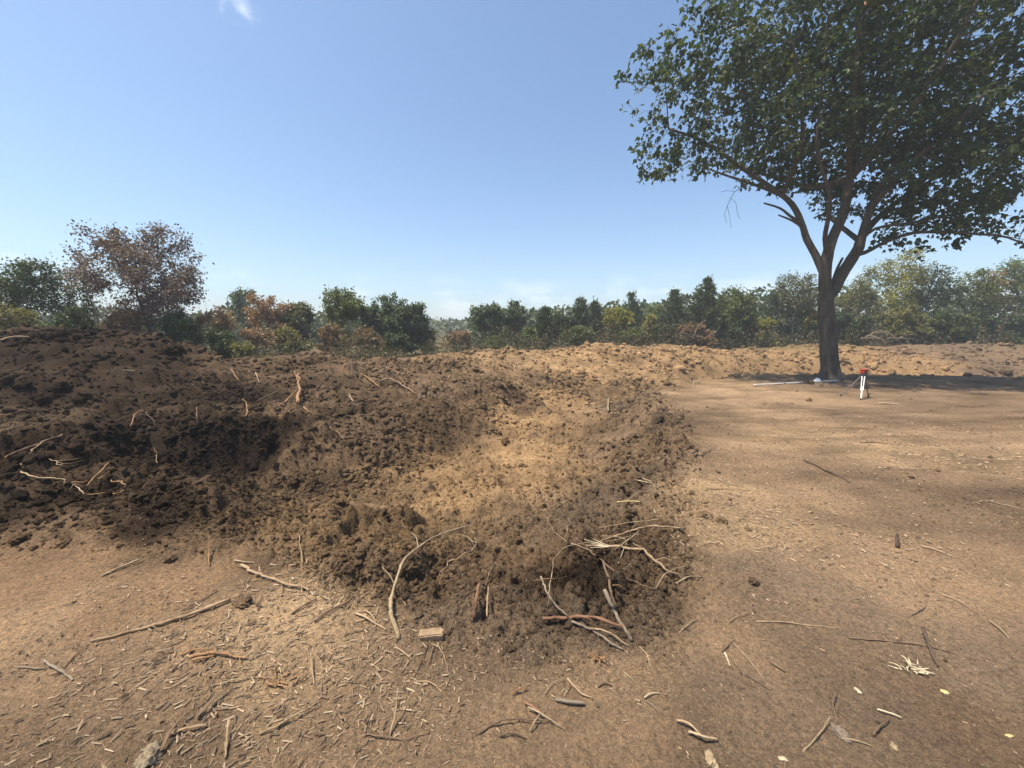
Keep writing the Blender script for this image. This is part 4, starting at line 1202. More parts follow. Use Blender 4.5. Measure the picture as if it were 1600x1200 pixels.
S('short upright curved twig beside the looping vine', [(880, 851, .02), (890, 840, .05), (891, 826, .05), (886, 815, .03)], .004, .0025, 'pale')
RT('long brown root running from the vine down to the rim', [(899, 851, .04), (925, 870, .04), (955, 896, .03), (981, 911, .02), (1022, 924)], .007, .005, 'brown')
o = BR('tan branch with several stems behind the splintered branch', [(925, 861, .03), (962, 851, .05), (1000, 840, .05), (1034, 831, .03), (1064, 829)], .0075, .010, 'tan')
side(o, [(934, 832, .02), (981, 829, .05), (1034, 819, .03)], .004, .003, 'pale'); side(o, [(959, 868, .03), (980, 855, .05), (998, 842, .05)], .004, .003, 'pale'); side(o, [(940, 846, .03), (970, 852, .05), (1001, 862, .02)], .004, .003, 'pale')
side(o, [(966, 886, .01), (975, 866, .04), (985, 848, .05)], .0035, .0025, 'pale')
S('pale forked twig at the end of the long brown root', [(1025, 922), (1041, 902, .02), (1071, 887)], .005, .003, 'pale')
S('short pale broken stick at the rim beside the forked twig', [(1056, 915), (1075, 905, .01), (1097, 902)], .008, .005, 'pale')
S('red brown stub standing up from the near pit bank', [(741, 969), (745, 950, .05), (749, 935, .08)], .014, .012, 'red', name='stub', cat='stub')
S('thin split stub standing beside the red brown stub', [(761, 967), (762, 950, .05), (763, 938, .08)], .007, .006, 'tan', name='stub', cat='stub')
S('thread-like stem leaning above the two stubs', [(757, 925, .01), (764, 905, .04), (777, 886, .05)], .0028, .002, 'tan')
S('small orange peeled twig near the brown branches', [(957, 920, .01), (967, 921, .015), (977, 925)], .005, .004, 'orange')
S('short yellow stick lying in the pit by the looping vine', [(872, 794, .01), (886, 787, .02)], .008, .007, 'yellow')
S('straight yellow peeled stick at the inner right rim', [(964, 791, .02), (982, 790, .025), (999, 790, .02)], .009, .007, 'yellow')
S('bent pale twig above the straight yellow stick', [(979, 787, .01), (995, 777, .02), (1008, 772, .01)], .007, .005, 'pale')
S('pale twig sloping on the right pit bank', [(932, 732, .02), (945, 746, .01)], .009, .007, 'pale')
S('pale stick pointing up at the right rim top', [(1086, 715, .01), (1100, 709, .03), (1117, 702, .05)], .011, .007, 'pale')
o = S('dark forked twig on the upper right bank', [(1000, 660, .02), (1018, 667, .03), (1035, 674, .02), (1015, 692)], .013, .008, 'dark')
o = S('frayed pale twig on the straw covered rim', [(993, 755, .01), (1010, 760, .02), (1028, 765)], .010, .006, 'pale'); side(o, [(1004, 754, .03), (1030, 764, .01)], .007, .004, 'pale')
S('short tan stick halfway up the straw covered rim', [(1026, 722, .02), (1048, 722, .02)], .009, .007, 'tan')
S('pale stub upright in the far right bank', [(950, 645), (950, 630, .12)], .035, .03, 'pale', name='stub', cat='stub')
# right side ground
S('dark straight stick lying on the graded ground', [(1257, 720), (1290, 737, .01), (1327, 755)], .014, .010, 'dark')
S('long brown stick lying level on the graded ground below the tripod', [(1345, 692), (1370, 692, .01), (1396, 695)], .014, .010, 'brown')
S('pale wooden slat lying on the dirt in front of the tripod', [(1372, 631, .01), (1388, 631, .01), (1406, 633, .01)], .030, .026, 'white', flat=.35, knob=.03)
S('pale curved twig at the straw rim running to the flat ground', [(1108, 742), (1135, 755, .01), (1176, 766)], .008, .005, 'pale')
S('tan twig crossing below the pale curved twig at the straw rim', [(1100, 766), (1125, 764, .01), (1172, 767)], .007, .005, 'tan')
S('tan slat half sunk in the graded ground', [(1440, 855, .005), (1462, 861, .008), (1486, 870)], .011, .008, 'tan', flat=.4)
S('forked pale twig by the right edge of the photo', [(1520, 787), (1540, 785, .01), (1570, 790), (1602, 797)], .007, .004, 'pale')
S('dark stump peg poking out of the dirt', [(1402, 856), (1400, 848, .07)], .016, .012, 'dark', name='stub', cat='stub')
BR('long straight tan stick in the smooth dirt patch', [(1180, 972), (1225, 974, .005), (1268, 978), (1311, 982)], .0058, .004, 'tan', wig=.5)
BR('long thin brown stick curving past the dark stick', [(1325, 997), (1380, 1001, .005), (1450, 1012, .005), (1526, 1033)], .0055, .0035, 'brown', wig=.6)
S('thick dark stick leaning out of the dirt', [(1440, 992, .04), (1452, 1020, .02), (1465, 1043)], .010, .008, 'dark')
S('short dark stick lying alone on the smooth dirt', [(1205, 1037, .005), (1226, 1051, .005)], .009, .007, 'brown')
S('tan twig above the long thin brown stick', [(1470, 930), (1494, 940, .01), (1518, 953)], .006, .004, 'tan')
S('curved grey twig left of the tan twig', [(1446, 949), (1436, 958, .01), (1418, 966)], .005, .004, 'grey')
S('forked twig near the right edge below the tan twig', [(1545, 970), (1560, 984, .01), (1577, 998)], .006, .004, 'pale')
S('long pale straw stalk slanting across the dirt', [(1145, 1007, .01), (1175, 1040, .01), (1201, 1073)], .003, .002, 'pale', wig=.4)
S('dark thin twig beside the slanting pale straw stalk', [(1142, 1030), (1158, 1051, .005), (1202, 1078)], .003, .002, 'dark')
S('bent brown twig above the slanting straw stalk', [(1127, 1020), (1138, 1010, .01), (1148, 1000)], .004, .003, 'brown')
S('flat pale wood chip beside the bent brown twig', [(1132, 1022, .005), (1136, 1031, .008), (1140, 1042, .004)], .007, .005, 'white', flat=.4, name='wood_chip', cat='wood chip')
S('pale curved twig between the pit bank and the smooth dirt', [(1060, 990), (1075, 980, .01), (1086, 971, .01)], .0045, .003, 'pale')
S('wiry tan twig tangle at the rim of the smooth dirt', [(1137, 975), (1157, 965, .015), (1178, 958, .01)], .004, .003, 'tan')
S('thin tan twig below the grey branch end', [(999, 1010), (1010, 1025, .01), (1016, 1041)], .0035, .0025, 'pale')
# bottom right corner
S('white splinter lying across the bottom dirt', [(1370, 1112, .01), (1390, 1118, .012), (1408, 1125, .01)], .005, .003, 'white')
S('brown curled stick below the white splinter', [(1365, 1151, .005), (1375, 1140, .015), (1388, 1127, .01)], .006, .004, 'brown')
S('long pale stick near the bottom edge leaning to the curled brown twig', [(1255, 1175), (1278, 1150, .01), (1298, 1127, .02)], .0045, .003, 'pale')
S('curled brown twig above the bark knot', [(1305, 1090, .02), (1301, 1110, .025), (1308, 1131, .01)], .004, .003, 'brown')
S('pale stalk beside the bark knot', [(1315, 1157, .008), (1338, 1160, .01), (1362, 1166)], .0035, .0025, 'pale')
# bottom middle
S('tan knobbly stick ending beside the grey log piece', [(886, 1062, .005), (907, 1085, .008), (926, 1092)], .007, .005, 'tan')
S('thin arching twig left of the tan knobbly stick', [(850, 1087), (865, 1070, .015), (883, 1064, .01)], .003, .002, 'tan')
S('short grey log piece with pale ends', [(868, 1097, .008), (890, 1101, .01), (913, 1103, .008)], .010, .009, 'grey', name='log_piece', cat='log')
S('pale twig right of the tan knobbly stick', [(975, 1051), (984, 1059, .006), (993, 1068)], .0035, .0025, 'pale')
BK('curled brown bark flake in the middle dirt', [(934, 1074, .004), (945, 1070, .012), (956, 1073, .004)], .008, .004, 'brown')
S('pale split twig in the bottom middle dirt', [(1007, 1092, .005), (1018, 1087, .01), (1031, 1084)], .005, .003, 'white')
S('grey twig below the pale split twig', [(1012, 1097), (1022, 1106, .005), (1033, 1117)], .0035, .0025, 'grey')
BK('brown bark strip above the pale curved bark slab', [(1057, 1129, .01), (1075, 1137, .02), (1092, 1151, .012)], .008, .006, 'tan')
BK('pale yellowish curved bark slab near the bottom edge', [(1076, 1147, .01), (1092, 1156, .02), (1106, 1161, .02), (1121, 1160, .01)], .010, .006, 'pale')
S('brown stick with sharp bend in the loose pile of twigs', [(747, 1147), (775, 1133, .015), (806, 1130, .02), (862, 1131, .01)], .0058, .004, 'brown')
BK('reddish bark sliver on the loose pile of twigs', [(819, 1100, .012), (835, 1112, .02), (851, 1126, .02)], .008, .005, 'red')
S('pale straight twig on the loose pile of twigs', [(825, 1112, .02), (852, 1127, .025), (882, 1143, .008)], .0045, .003, 'pale')
S('short pale twig crossing the loose pile of twigs', [(828, 1145, .01), (837, 1134, .025), (846, 1122, .03)], .004, .003, 'pale')
S('bright orange sliver above the loose pile of twigs', [(800, 1088, .01), (811, 1083, .02), (823, 1080, .01)], .005, .003, 'orange')
S('dark twig under the loose pile of twigs', [(781, 1152), (800, 1150, .01), (823, 1155)], .004, .003, 'dark')
S('pale stick standing tilted with its shadow beside it', [(609, 1152), (618, 1126, .05), (623, 1106, .10)], .0052, .004, 'pale')
S('long brown twig lying across the foot of the tilted stick', [(572, 1150, .006), (600, 1154, .01), (626, 1158, .008), (667, 1148)], .004, .003, 'brown')
S('pale bent twig below the arching root', [(616, 1012), (631, 1022, .008), (645, 1032)], .005, .004, 'pale')
S('dark straight twig running down from the wooden block', [(669, 1010, .01), (660, 1033, .01), (647, 1059)], .0045, .003, 'dark')
S('brown twig beside the dark straight twig', [(677, 1012, .01), (673, 1027, .01), (669, 1042)], .0035, .003, 'brown')
S('thin curved stem looping right of the wooden block', [(674, 1009, .01), (688, 1019, .015), (695, 1030, .01), (700, 1052, .005), (698, 1068), (690, 1080)], .003, .0022, 'tan')
S('tan root piece below the dark straight twig', [(650, 1066), (668, 1067, .008), (680, 1073, .008), (690, 1082)], .005, .004, 'tan')
# bottom left
BR('long thick stick lying beside the chip covered ground', [(143, 1003), (200, 990, .005), (250, 977, .01), (300, 963, .012), (360, 940, .01)], .010, .015, 'tan', wig=.7)
S('thin brown stick alongside the long thick stick', [(283, 957, .005), (310, 943, .01), (340, 924)], .006, .004, 'brown')
S('dark twig trailing from the end of the long thick stick', [(100, 1045), (120, 1023, .006), (140, 1007)], .004, .003, 'brown')
S('short pale bleached stick on the reddish dirt', [(159, 901), (187, 890, .01), (223, 877, .02)], .010, .008, 'pale', wig=.4)
BR('tan branch with a broken pale tip at the near left rim', [(378, 886, .01), (405, 896, .02), (433, 907, .02), (463, 917, .015), (486, 923)], .013, .009, 'tan')
S('short pale twig above the broken tipped branch', [(366, 878, .01), (382, 880, .01), (398, 880)], .007, .005, 'pale')
S('orange brown twig standing upright at the near left rim', [(327, 886), (328, 868, .04), (329, 852, .07)], .006, .005, 'orange', name='stub', cat='stub')
S('pale twig standing upright against the pit at the near rim', [(473, 884), (471, 868, .04), (469, 852, .07)], .0055, .0045, 'pale', name='stub', cat='stub')
S('grey stick lying short of the photo left edge', [(70, 1033, .005), (93, 1047, .01), (114, 1064)], .008, .007, 'grey')
S('level grey twig beside the short grey stick', [(28, 1043), (50, 1046, .006), (72, 1045)], .006, .005, 'grey')
o = RT('pinkish frayed root on the chip covered ground', [(297, 1030, .01), (325, 1026, .015), (352, 1026, .015), (388, 1031, .006)], .011, .006, 'orange'); side(o, [(283, 1027, .01), (305, 1020, .015), (330, 1018, .01)], .006, .003, 'orange', 'splinter'); side(o, [(300, 1035, .01), (318, 1033, .015), (335, 1028, .01)], .006, .004, 'orange', 'splinter')
BK('dark bark strip leaning on the chips', [(308, 1125, .01), (325, 1110, .02), (345, 1090, .02), (363, 1076, .01)], .011, .006, 'brown')
BK('tan split slat on the chips near the bottom edge', [(263, 1151, .01), (292, 1144, .015), (322, 1137, .01)], .010, .007, 'tan')
BK('long brown splinter leaning across the tan split slat', [(252, 1178, .01), (270, 1152, .03), (293, 1121, .02)], .012, .007, 'brown')
S('upright thin splinter right of the tan split slat', [(352, 1187, .005), (356, 1160, .02), (360, 1135, .03)], .006, .004, 'tan')
BR('long curved pale stick across the chip covered ground', [(406, 1149, .005), (447, 1133, .012), (475, 1119, .015), (495, 1102, .01)], .0058, .0045, 'pale')
S('tan flat splinter above the dark bark strip', [(345, 1073, .01), (366, 1067, .012), (388, 1062, .008)], .007, .005, 'pale', flat=.45)
S('short upright pale splinter in the densest chips', [(491, 1071), (489, 1050, .02), (486, 1030, .03)], .005, .004, 'pale')
BR('dark curved stick at the edge of the chips by the pit', [(491, 973, .005), (519, 957, .012), (545, 945, .015), (553, 934, .01)], .008, .006, 'brown')
S('brown stick parallel to the dark curved stick', [(456, 961, .005), (475, 949, .01), (495, 937, .008)], .007, .006, 'brown')
S('tan flat stick left of the arching root foot', [(556, 961, .008), (578, 972, .012), (604, 985)], .010, .007, 'tan', flat=.5)
S('short pale twig crossing the tan flat stick', [(569, 956, .01), (578, 964, .02), (588, 974, .01)], .005, .004, 'pale')
# left mound
RT('long orange root snaking over the dark ground at the left', [(31, 742, .01), (56, 753, .02), (94, 756, .02), (119, 766, .02), (132, 776)], .010, .008, 'tan')
RT('orange root bent into a loop beside the long snaking root', [(100, 759, .01), (141, 761, .02), (175, 759, .03), (189, 766, .03), (184, 775, .02), (169, 780, .01), (136, 777)], .009, .006, 'orange')
S('orange stick rising out of the looped root', [(136, 767, .02), (156, 750, .05), (172, 737, .08)], .010, .007, 'orange')
RT('hook shaped pale root lying on the dark slope', [(98, 685, .02), (72, 697, .03), (57, 709, .03), (60, 720, .03), (74, 728, .02), (98, 731)], .009, .007, 'tan')
RT('long brown root slanting from the left edge to the hook shaped root', [(-8, 735), (31, 712, .02), (62, 699, .02), (90, 688, .01)], .012, .009, 'brown')
S('orange root arching over the dark clods', [(205, 670), (209, 658, .06), (217, 653, .08), (226, 652, .06)], .013, .009, 'orange')
S('dark root beside the orange arching root', [(230, 652, .06), (237, 661, .04), (244, 669)], .012, .009, 'dark')
o = RT('thick orange brown root standing upright on the mound flank', [(466, 633), (469, 615, .12), (467, 600, .22)], .045, .025, 'orange'); side(o, [(444, 633), (456, 626, .06), (465, 619, .10)], .02, .012, 'orange'); side(o, [(461, 598, .25), (465, 606, .2), (468, 614, .14)], .02, .012, 'orange')
S('orange stick lying on the mound flank below the upright root', [(475, 642, .03), (483, 648, .01)], .022, .016, 'orange')
S('dark stick left of the upright root', [(404, 629), (428, 620, .04), (450, 611, .03)], .018, .012, 'brown')
S('forked orange root tip on the mound top', [(362, 586, .10), (367, 593, .06), (374, 599)], .030, .018, 'orange')
S('short pale root right of the forked orange root tip', [(400, 590, .08), (406, 601)], .022, .016, 'tan')
S('pale orange stick lying in the middle of the bank', [(570, 591, .03), (582, 601, .05), (593, 609, .02)], .026, .020, 'orange')
S('long tan stick lying on the bank right of the pale orange stick', [(594, 600, .03), (607, 598, .06), (626, 607, .06), (646, 617, .02)], .024, .018, 'tan')
S('dark stake standing in the bank below the long tan stick', [(657, 627), (656, 606, .3)], .025, .02, 'dark', name='stub', cat='stub')
S('dark stub at the bank above the pale orange stick', [(550, 592), (550, 578, .25)], .028, .022, 'dark', name='stub', cat='stub')
S('pale crooked twig on the mound flank', [(547, 622, .03), (552, 630, .03), (555, 634, .02), (561, 636)], .018, .012, 'pale')
RT('long thin pale root trailing down the mound flank', [(505, 664), (516, 671, .02), (527, 679, .02), (541, 693)], .010, .007, 'tan')
S('thin pink root hanging from the dark scarp', [(241, 706, .03), (243, 716, .03), (246, 727)], .009, .006, 'tan')
S('thin root standing at the lip of the dark scarp', [(311, 672), (310, 660, .08), (309, 648, .1)], .013, .009, 'brown')
S('curved orange root at the black hollow of the scarp', [(384, 654), (386, 644, .08), (380, 634, .1)], .016, .011, 'orange')
S('pale stick on the mound near the left edge', [(-2, 656, .02), (18, 653, .02)], .014, .012, 'orange')
S('pale stick lying across the top of the dark mound', [(-5, 541, .03), (20, 535, .06), (46, 533, .03)], .030, .025, 'tan')
S('short pale stick on the dark mound face', [(194, 584, .03), (212, 585, .03)], .020, .015, 'pale')
print('sticks', round(time.time() - T0, 1))

# ------------------------------------------------------------------ single clods, stones and wood lumps
ICO4 = ico(4)
def lump(name, label, cat, px, py, r, seed, mat=None, sc=(1.15, .95, .75), lift=.12, group=None):
    V = lumpy(ICO4[0], seed, .45)
    g = np.random.default_rng(seed)
    n = fbm(V[:, 0] * 2.5 + seed, V[:, 1] * 2.5 + V[:, 2] * 3.1, seed, 4) - .5
    n2 = fbm(V[:, 0] * 8 + V[:, 2] * 5, V[:, 1] * 8 - V[:, 2] * 6, seed + 5, 3) - .5
    V = V * (1 + .9 * n + .35 * n2)[:, None] * np.array(sc) * r
    a = g.uniform(0, 6.28)
    V = np.stack([V[:, 0] * math.cos(a) - V[:, 1] * math.sin(a), V[:, 0] * math.sin(a) + V[:, 1] * math.cos(a), V[:, 2]], -1)
    q = at(px, py); q[2] += r * lift
    me = fast_mesh(name, V, ICO4[1])
    if mat is None:
        c = soil_at(np.array([q[0]]), np.array([q[1]]))[0] * .72
        at_ = me.attributes.new('soil', 'FLOAT_COLOR', 'POINT')
        at_.data.foreach_set('color', np.tile(np.array([*c, 1.0], np.float32), len(V)))
        mat = SOIL
    return tag(link(name, me, mat, None, q), label, cat, group)
CG = 'large clods of soil'
for k, (lab, px, py, r) in enumerate([
    ('larger of two dark crumbly clods on the straw rim', 1101, 808, 0.055), ('smaller rounded clod touching the larger one on the straw rim', 1127, 815, 0.042), ('small clod right of the pair on the straw rim', 1168, 828, .028),
    ('dark round clod alone on the smooth dirt patch', 1178, 910, .03), ('wedge shaped clod at the end of the long thick stick', 380, 944, .045), ('big crumbly clod inside the curve of the arching root', 640, 890, 0.045),
    ('long dark clod lying in the middle of the pit floor', 525, 788, 0.085), ('dark clod right of the long one on the pit floor', 592, 806, 0.07), ('pale boulder sized clod on the dark mound', 92, 612, 0.2), ('dark clod right below the pale boulder sized clod', 70, 628, 0.13),
    ('clod at the near left rim beside the upright orange twig', 268, 873, .04), ('low dark clod on the reddish dirt by the left edge', 30, 844, 0.05), ('clod half way along the near left rim', 105, 850, 0.04), ('clod on the pit slope above the near rim', 435, 800, 0.07),
    ('large clod in the black hollow of the scarp', 425, 690, 0.18), ('left of two rounded clods under the orange arching root', 195, 682, 0.1), ('right of two rounded clods under the orange arching root', 222, 688, 0.1), ('dark clod at the end of the black hollow', 400, 640, 0.15),
    ('clod at the near rim left of the pit floor', 525, 884, 0.045), ('second clod at the near rim left of the pit floor', 505, 868, 0.05), ('clod by the pale rod under the shade tree', 1263, 600, 0.16), ('clod on the graded ground left of the tripod', 1264, 627, 0.12),
    ('clod on the right bank top by the pale upright stub', 985, 628, 0.13), ('dark lump at the right end of the bank', 1570, 583, 0.3), ('dark hump on the crest at the right edge', 1553, 530, 0.4), ('pale lump on the crest near the right edge', 1522, 536, 0.25),
    ('clod on the mound crest behind the black hollow', 268, 548, 0.2), ('dark clod on the flank near the thick upright root', 484, 606, 0.13), ('clod at the top of the pit floor', 790, 690, 0.1), ('crumbly clod on rim beside the tan branched stems', 1068, 846, 0.045), ('crumbly clod in the pit below the tan branched stems', 985, 800, 0.05), ('clod by the splintered branch in the pit', 810, 845, 0.045)]):
    lump('soil_clod', lab, 'clod', px, py, r, 3000 + k, group=CG)
lump('rock', 'pale rounded rock cut by the bottom edge of the photo', 'rock', 228, 1190, .045, 3101, wood_material('rock_pale', (.22, .17, .11), (.30, .24, .16), 40), (1, .85, .9))
lump('wood_chunk', 'brown bark knot near the bottom right', 'wood', 1313, 1148, .03, 3102, WOOD['grey'], (1.5, .8, .7))
lump('wood_chunk', 'pale rotten wood chunk at the bottom edge', 'wood', 1112, 1188, .024, 3103, WOOD['pale'], (1.5, .9, .45))
lump('wood_chip', 'yellow square chip below the shredded white wood', 'wood chip', 1476, 1081, .013, 3104, WOOD['yellow'], (1.1, .9, .35))
lump('wood_chip', 'small yellow chip at the bottom right corner', 'wood chip', 1577, 1150, .012, 3105, WOOD['yellow'], (1.4, .7, .3))
lump('wood_chip', 'pale chip left of the white splinter', 'wood chip', 1340, 1079, .011, 3106, WOOD['white'], (1.5, .7, .4))
lump('wood_chip', 'pale square chip at the bottom edge', 'wood chip', 1223, 1186, .012, 3107, WOOD['white'], (1.2, .9, .4))
lump('wood_chip', 'round tan chip below the brown curled stick', 'wood chip', 1398, 1167, .014, 3108, WOOD['pale'], (1.2, .9, .5))

def wooden_block():
    import bmesh
    bm = bmesh.new(); bmesh.ops.create_cube(bm, size=1.0)
    bmesh.ops.scale(bm, vec=(.135, .055, .045), verts=bm.verts)
    bmesh.ops.bevel(bm, geom=bm.edges[:], offset=.006, segments=2, affect='EDGES')
    bmesh.ops.subdivide_edges(bm, edges=bm.edges[:], cuts=2)
    g = random.Random(3)
    for v in bm.verts:
        v.co.x += .004 * math.sin(v.co.y * 190) + g.uniform(-.0015, .0015); v.co.z += .003 * math.sin(v.co.x * 70 + 1) + g.uniform(-.001, .001); v.co.y += g.uniform(-.0012, .0012)
    me = bpy.data.meshes.new('wood_block'); bm.to_mesh(me); bm.free()
    q = at(674, 996)
    o = link('wood_block', me, WOOD['tan'], None, (q[0], q[1], q[2] + .016)); o.rotation_euler = (.12, -.08, .05)
    tag(o, 'weathered rectangular block of wood at the near pit bank', 'wood block')
wooden_block()

def shreds(name, label, cat, px, py, n, spread, L, mat, seed, grp=None):
    """a torn fibrous piece: strips that fan out of one core"""
    g = np.random.default_rng(seed); q = at(px, py)
    root = empty(name, q); tag(root, label, cat, grp)
    for k in range(n):
        a = g.uniform(0, 6.28); l = L * g.uniform(.5, 1.1)
        p0 = np.array([g.normal(0, spread), g.normal(0, spread * .5), .006 + .004 * g.uniform()])
        p1 = p0 + np.array([math.cos(a) * l, math.sin(a) * l * .6, g.uniform(.0, .02)])
        mid = (p0 + p1) / 2 + g.normal(0, l * .06, 3); mid[2] = abs(mid[2]) + .004
        Q = spline([p0, mid, p1], 8)
        Q[:, 2] = np.maximum(Q[:, 2], look(Q[:, 0] + q[0], Q[:, 1] + q[1]) - q[2] + .002)
        V, F, E = tube_mesh(Q, .0055 * g.uniform(.6, 1.2), .002, seed + k, 6, .25, .4)
        link('strip', fast_mesh('strip', V, [F, E]), WOOD[mat], root)
shreds('shredded_wood', 'shredded white wood fibres on the bare dirt', 'wood', 1428, 1047, 22, .028, .075, 'white', 41)
shreds('shredded_bark', 'tuft of shredded orange bark below the pit bank', 'bark', 938, 1032, 18, .014, .05, 'orange', 42)
shreds('shredded_bark', 'torn pinkish bark scraps among the thick chips', 'bark', 440, 1065, 16, .05, .07, 'orange', 43)

# ------------------------------------------------------------------ fallen dead branches behind the right bank
def fallen(name, label, arcs, r):
    P0 = np.array(arcs[0][0]); root = empty(name, P0)
    tag(root, label, 'branch', 'fallen branches behind the bank')
    for a in arcs:
        Q = spline([np.array(p) - P0 for p in a], 14)
        V, F, E = tube_mesh(Q, r, r * .35, int(abs(P0[0] * 10)) + len(a), 6)
        link('limb', fast_mesh('limb', V, [F, E]), WOOD['grey'], root)
def wp(px, py, y): return at_depth(px, py, y)
fallen('fallen_branch', 'fallen grey dead branch arching at the foot of the yellow green tree', [[wp(1352, 527, 34.6), wp(1375, 517, 34.4), wp(1395, 524, 34.2), wp(1408, 537, 34)], [wp(1366, 521, 34.5), wp(1388, 520, 34.2), wp(1402, 534, 33.8)], [wp(1345, 529, 34.5), wp(1368, 529, 34.2), wp(1388, 537, 33.9)], [wp(1360, 525, 34.5), wp(1378, 530, 34), wp(1384, 540, 33.8)]], .07)
fallen('fallen_branch', 'fallen dead branch lying level right of the arching one', [[wp(1390, 528, 34.4), wp(1412, 529, 34.2), wp(1432, 530, 34)], [wp(1405, 528, 34.3), wp(1420, 523, 34.3), wp(1436, 524, 34.2)]], .05)
fallen('fallen_branch', 'bare grey broken limbs at the foot of the spire cedar', [[wp(1085, 530, 31), wp(1075, 512, 31), wp(1062, 500, 31.2)], [wp(1085, 530, 31), wp(1068, 520, 30.8), wp(1055, 524, 30.6)], [wp(1084, 526, 31), wp(1092, 508, 31), wp(1104, 500, 31)], [wp(1080, 520, 31), wp(1066, 508, 31), wp(1050, 508, 31)]], .05)

# ------------------------------------------------------------------ laser level on its tripod, rod, hat, stake
def plain(name, c, rough=.5, spec=.4, metal=0.0):
    M = Mat(name, rough, spec); n = M.noise(25, 4)
    M.color(M.mix(1.0, c, M.ramp(n, [(.3, (.82, .82, .82)), (.7, (1.06, 1.06, 1.06))]), 'MULTIPLY')); M.b.inputs['Metallic'].default_value = metal
    return M.m
WHITE, REDP, BLACKP, GREYM = plain('white_paint', (.80, .80, .78)), plain('red_plastic', (.42, .045, .03)), plain('black_plastic', (.018, .018, .020)), plain('grey_metal', (.22, .22, .24), .45, .5, .3)
LEGD = plain('dusty_leg', (.20, .16, .14), .6, .3)
def box_between(a, b, w, d, up=(0, 1, 0)):
    a, b = np.array(a, float), np.array(b, float); t = b - a; t /= np.linalg.norm(t)
    u = np.cross(t, np.array(up, float)); u /= np.linalg.norm(u); v = np.cross(u, t)
    V = [p + u * sx * w / 2 + v * sy * d / 2 for p in (a, b) for sx, sy in ((-1, -1), (1, -1), (1, 1), (-1, 1))]
    F = np.array([(0, 3, 2, 1), (4, 5, 6, 7), (0, 1, 5, 4), (1, 2, 6, 5), (2, 3, 7, 6), (3, 0, 4, 7)])
    return np.array(V), F
def lathe(prof, ns=20, c=(0, 0, 0)):
    an = np.arange(ns) / ns * 2 * math.pi; V = []
    for r, z in prof: V.append(np.stack([np.cos(an) * r + c[0], np.sin(an) * r + c[1], np.full(ns, z + c[2])], -1))
    m = len(prof); i = np.arange(m - 1)[:, None] * ns; j = np.arange(ns)[None]; j2 = (j + 1) % ns
    F = np.stack([i + j, i + j2, i + ns + j2, i + ns + j], -1).reshape(-1, 4)
    return np.vstack(V), F
def joined(parts):
    V, F, off = [], [], 0
    for v, f in parts: V.append(v); F.append(f + off); off += len(v)
    return np.vstack(V), np.vstack(F)
def part(name, VF, mat, parent, smooth=False, bevel=0.0):
    o = link(name, fast_mesh(name, VF[0], VF[1], smooth), mat, parent)
    if bevel:
        m = o.modifiers.new('bevel', 'BEVEL'); m.width = bevel; m.segments = 2
    return o
def tripod():
    feet = [at(1345, 625), at(1312, 618), at(1357, 624)]
    feet[1][:2] = [feet[0][0] - .28, feet[0][1] + .44]; feet[2][:2] = [feet[0][0] + .50, feet[0][1] + .30]
    for f in feet: f[2] = float(look(f[:1], f[1:2])[0])
    H = .93
    c = np.array([feet[0][0] + .19, feet[0][1] + .22, feet[0][2]])
    root = empty('laser_level_tripod', c); tag(root, 'white legged surveying tripod standing on dirt beside the big tree', 'tripod')
    F3 = [f - c for f in feet]
    head = np.array([0, 0, H - .16])
    part('head_plate', lathe([(.0, -.03), (.075, -.03), (.085, -.015), (.085, .015), (.06, .03), (0, .03)], 16, head), BLACKP, root, True)
    for k, f in enumerate(F3):
        d = (f - head); d2 = np.array([d[0], d[1], 0]); d2 /= np.linalg.norm(d2)
        top = head + d2 * .055 - np.array([0, 0, .02]); mid = top + (f - top) * .56; side_ = np.cross(d2, [0, 0, 1])
        leg = empty('leg'); leg.parent = root
        m = WHITE if k == 0 else LEGD; th = 1.0 if k == 0 else .62
        for s in (-1, 1):
            part('rail', box_between(top + side_ * s * .032 * th, mid + side_ * s * .024 * th, .026 * th, .03 * th, d2), m, leg)
        part('lower_tube', box_between(top + (f - top) * .45, f + np.array([0, 0, .05]), .036 if k == 0 else .024, .026, d2), m, leg)
        part('clamp', box_between(mid - (f - top) * .03, mid + (f - top) * .03, .085 * th, .05 * th, d2), WHITE if k == 0 else BLACKP, leg)
        part('foot_spike', box_between(f + np.array([0, 0, .06]), f - np.array([0, 0, .04]), .04, .035, d2), BLACKP, leg)
    # the instrument is set on the tripod
    q = c + head + np.array([0, 0, .03])
    lv = empty('laser_level', q); tag(lv, 'small red laser level on top of the white tripod', 'laser level')
    part('base', lathe([(0, 0), (.06, 0), (.07, .012), (.07, .03), (0, .03)], 16), GREYM, lv, True)
    part('body', box_between((0, 0, .03), (0, 0, .105), .17, .14, (0, 1, 0)), REDP, lv, False, .018)
    part('lighthouse', lathe([(.048, .105), (.05, .108), (.05, .135), (.048, .137)], 16), BLACKP, lv, True)
    part('cap', lathe([(0, .136), (.07, .136), (.078, .142), (.078, .162), (.06, .172), (0, .174)], 16), REDP, lv, True)
    for s in (-1, 1):
        part('handle', joined([box_between((s * .10, 0, .05), (s * .10, 0, .15), .022, .05), box_between((s * .055, 0, .155), (s * .11, 0, .155), .05, .02, (0, 0, 1))]), REDP, lv, False, .004)
    part('control_panel', box_between((0, -.0715, .045), (0, -.0715, .09), .09, .006, (0, 1, 0)), BLACKP, lv)
tripod()
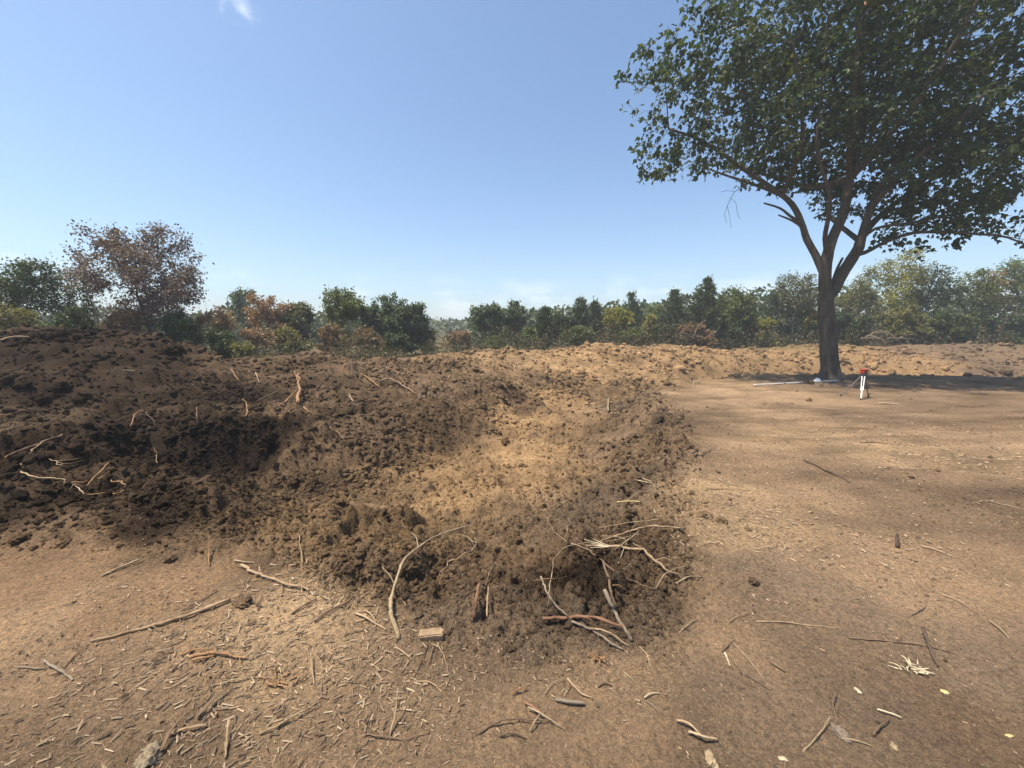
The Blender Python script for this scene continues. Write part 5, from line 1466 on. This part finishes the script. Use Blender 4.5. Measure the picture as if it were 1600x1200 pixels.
def rod():
    a = at(1178, 604); b = at(1309, 595)
    a[2] += .07; b = at_depth(1309, 594.5, b[1]);
    root = empty('grade_rod', a); tag(root, 'long white measuring rod lying on the dirt against the big trunk', 'measuring rod')
    d = b - a
    cuts = [0, .33, .345, .665, .68, 1.0]
    for k in range(5):
        p, q = d * cuts[k], d * cuts[k + 1]
        w = .052 - .006 * (k // 2)
        part('section' if k % 2 == 0 else 'joint', box_between(p, q, w if k % 2 == 0 else w + .014, .035 if k % 2 == 0 else .042, (0, 0, 1)), WHITE if k % 2 == 0 else GREYM, root, False, .006)
rod()
def hat():
    q = at(1277, 596); 
    root = empty('hard_hat', q + np.array([0, 0, .02])); tag(root, 'small white domed hat like object lying at the foot of the trunk', 'hat'); root.scale = (.8, .8, .8); root.rotation_euler = (.35, -.15, .4)
    part('shell', lathe([(.135, 0), (.138, .03), (.132, .07), (.112, .11), (.075, .14), (.03, .152), (0, .153)], 24), WHITE, root, True)
    part('brim', lathe([(.13, .004), (.175, -.006), (.178, .0), (.15, .012), (.134, .02)], 24), WHITE, root, True)
    part('ridge', box_between((0, -.10, .125), (0, .10, .125), .03, .06, (0, 0, 1)), WHITE, root, False, .01)
    part('headband', lathe([(.125, .0), (.125, -.03), (.12, -.03), (.12, .0)], 24), BLACKP, root, True)
hat()
q = at(1083, 604); q2 = q.copy()
V, F, E = tube_mesh(spline([(0, 0, -.05), (.01, 0, .12), (.02, .01, .26)], 8), .028, .02, 77, 6)
tag(link('stake', fast_mesh('stake', V, [F, E]), WOOD['white'], None, q), 'short pale stake at the tip of the tree shadow', 'stake')
print('things', round(time.time() - T0, 1))

# ------------------------------------------------------------------ the dusty summer air
def haze():
    V = np.array([(x, y, z) for z in (-2.6, 27.0) for x, y in ((-715, -715), (715, -715), (715, 715), (-715, 715))], float)
    F = np.array([(0, 3, 2, 1), (4, 5, 6, 7), (0, 1, 5, 4), (1, 2, 6, 5), (2, 3, 7, 6), (3, 0, 4, 7)])
    m = bpy.data.materials.new('haze_air'); m.use_nodes = True; n, l = m.node_tree.nodes, m.node_tree.links
    n.clear(); o = n.new('ShaderNodeOutputMaterial'); v = n.new('ShaderNodeVolumePrincipled')
    v.inputs['Color'].default_value = (.90, .94, 1.0, 1); v.inputs['Density'].default_value = .0017; v.inputs['Anisotropy'].default_value = 0.0
    l.new(v.outputs[0], o.inputs['Volume'])
    tag(link('haze', fast_mesh('haze', V, F, False), m), kind='stuff')
haze()
print('script', round(time.time() - T0, 1))
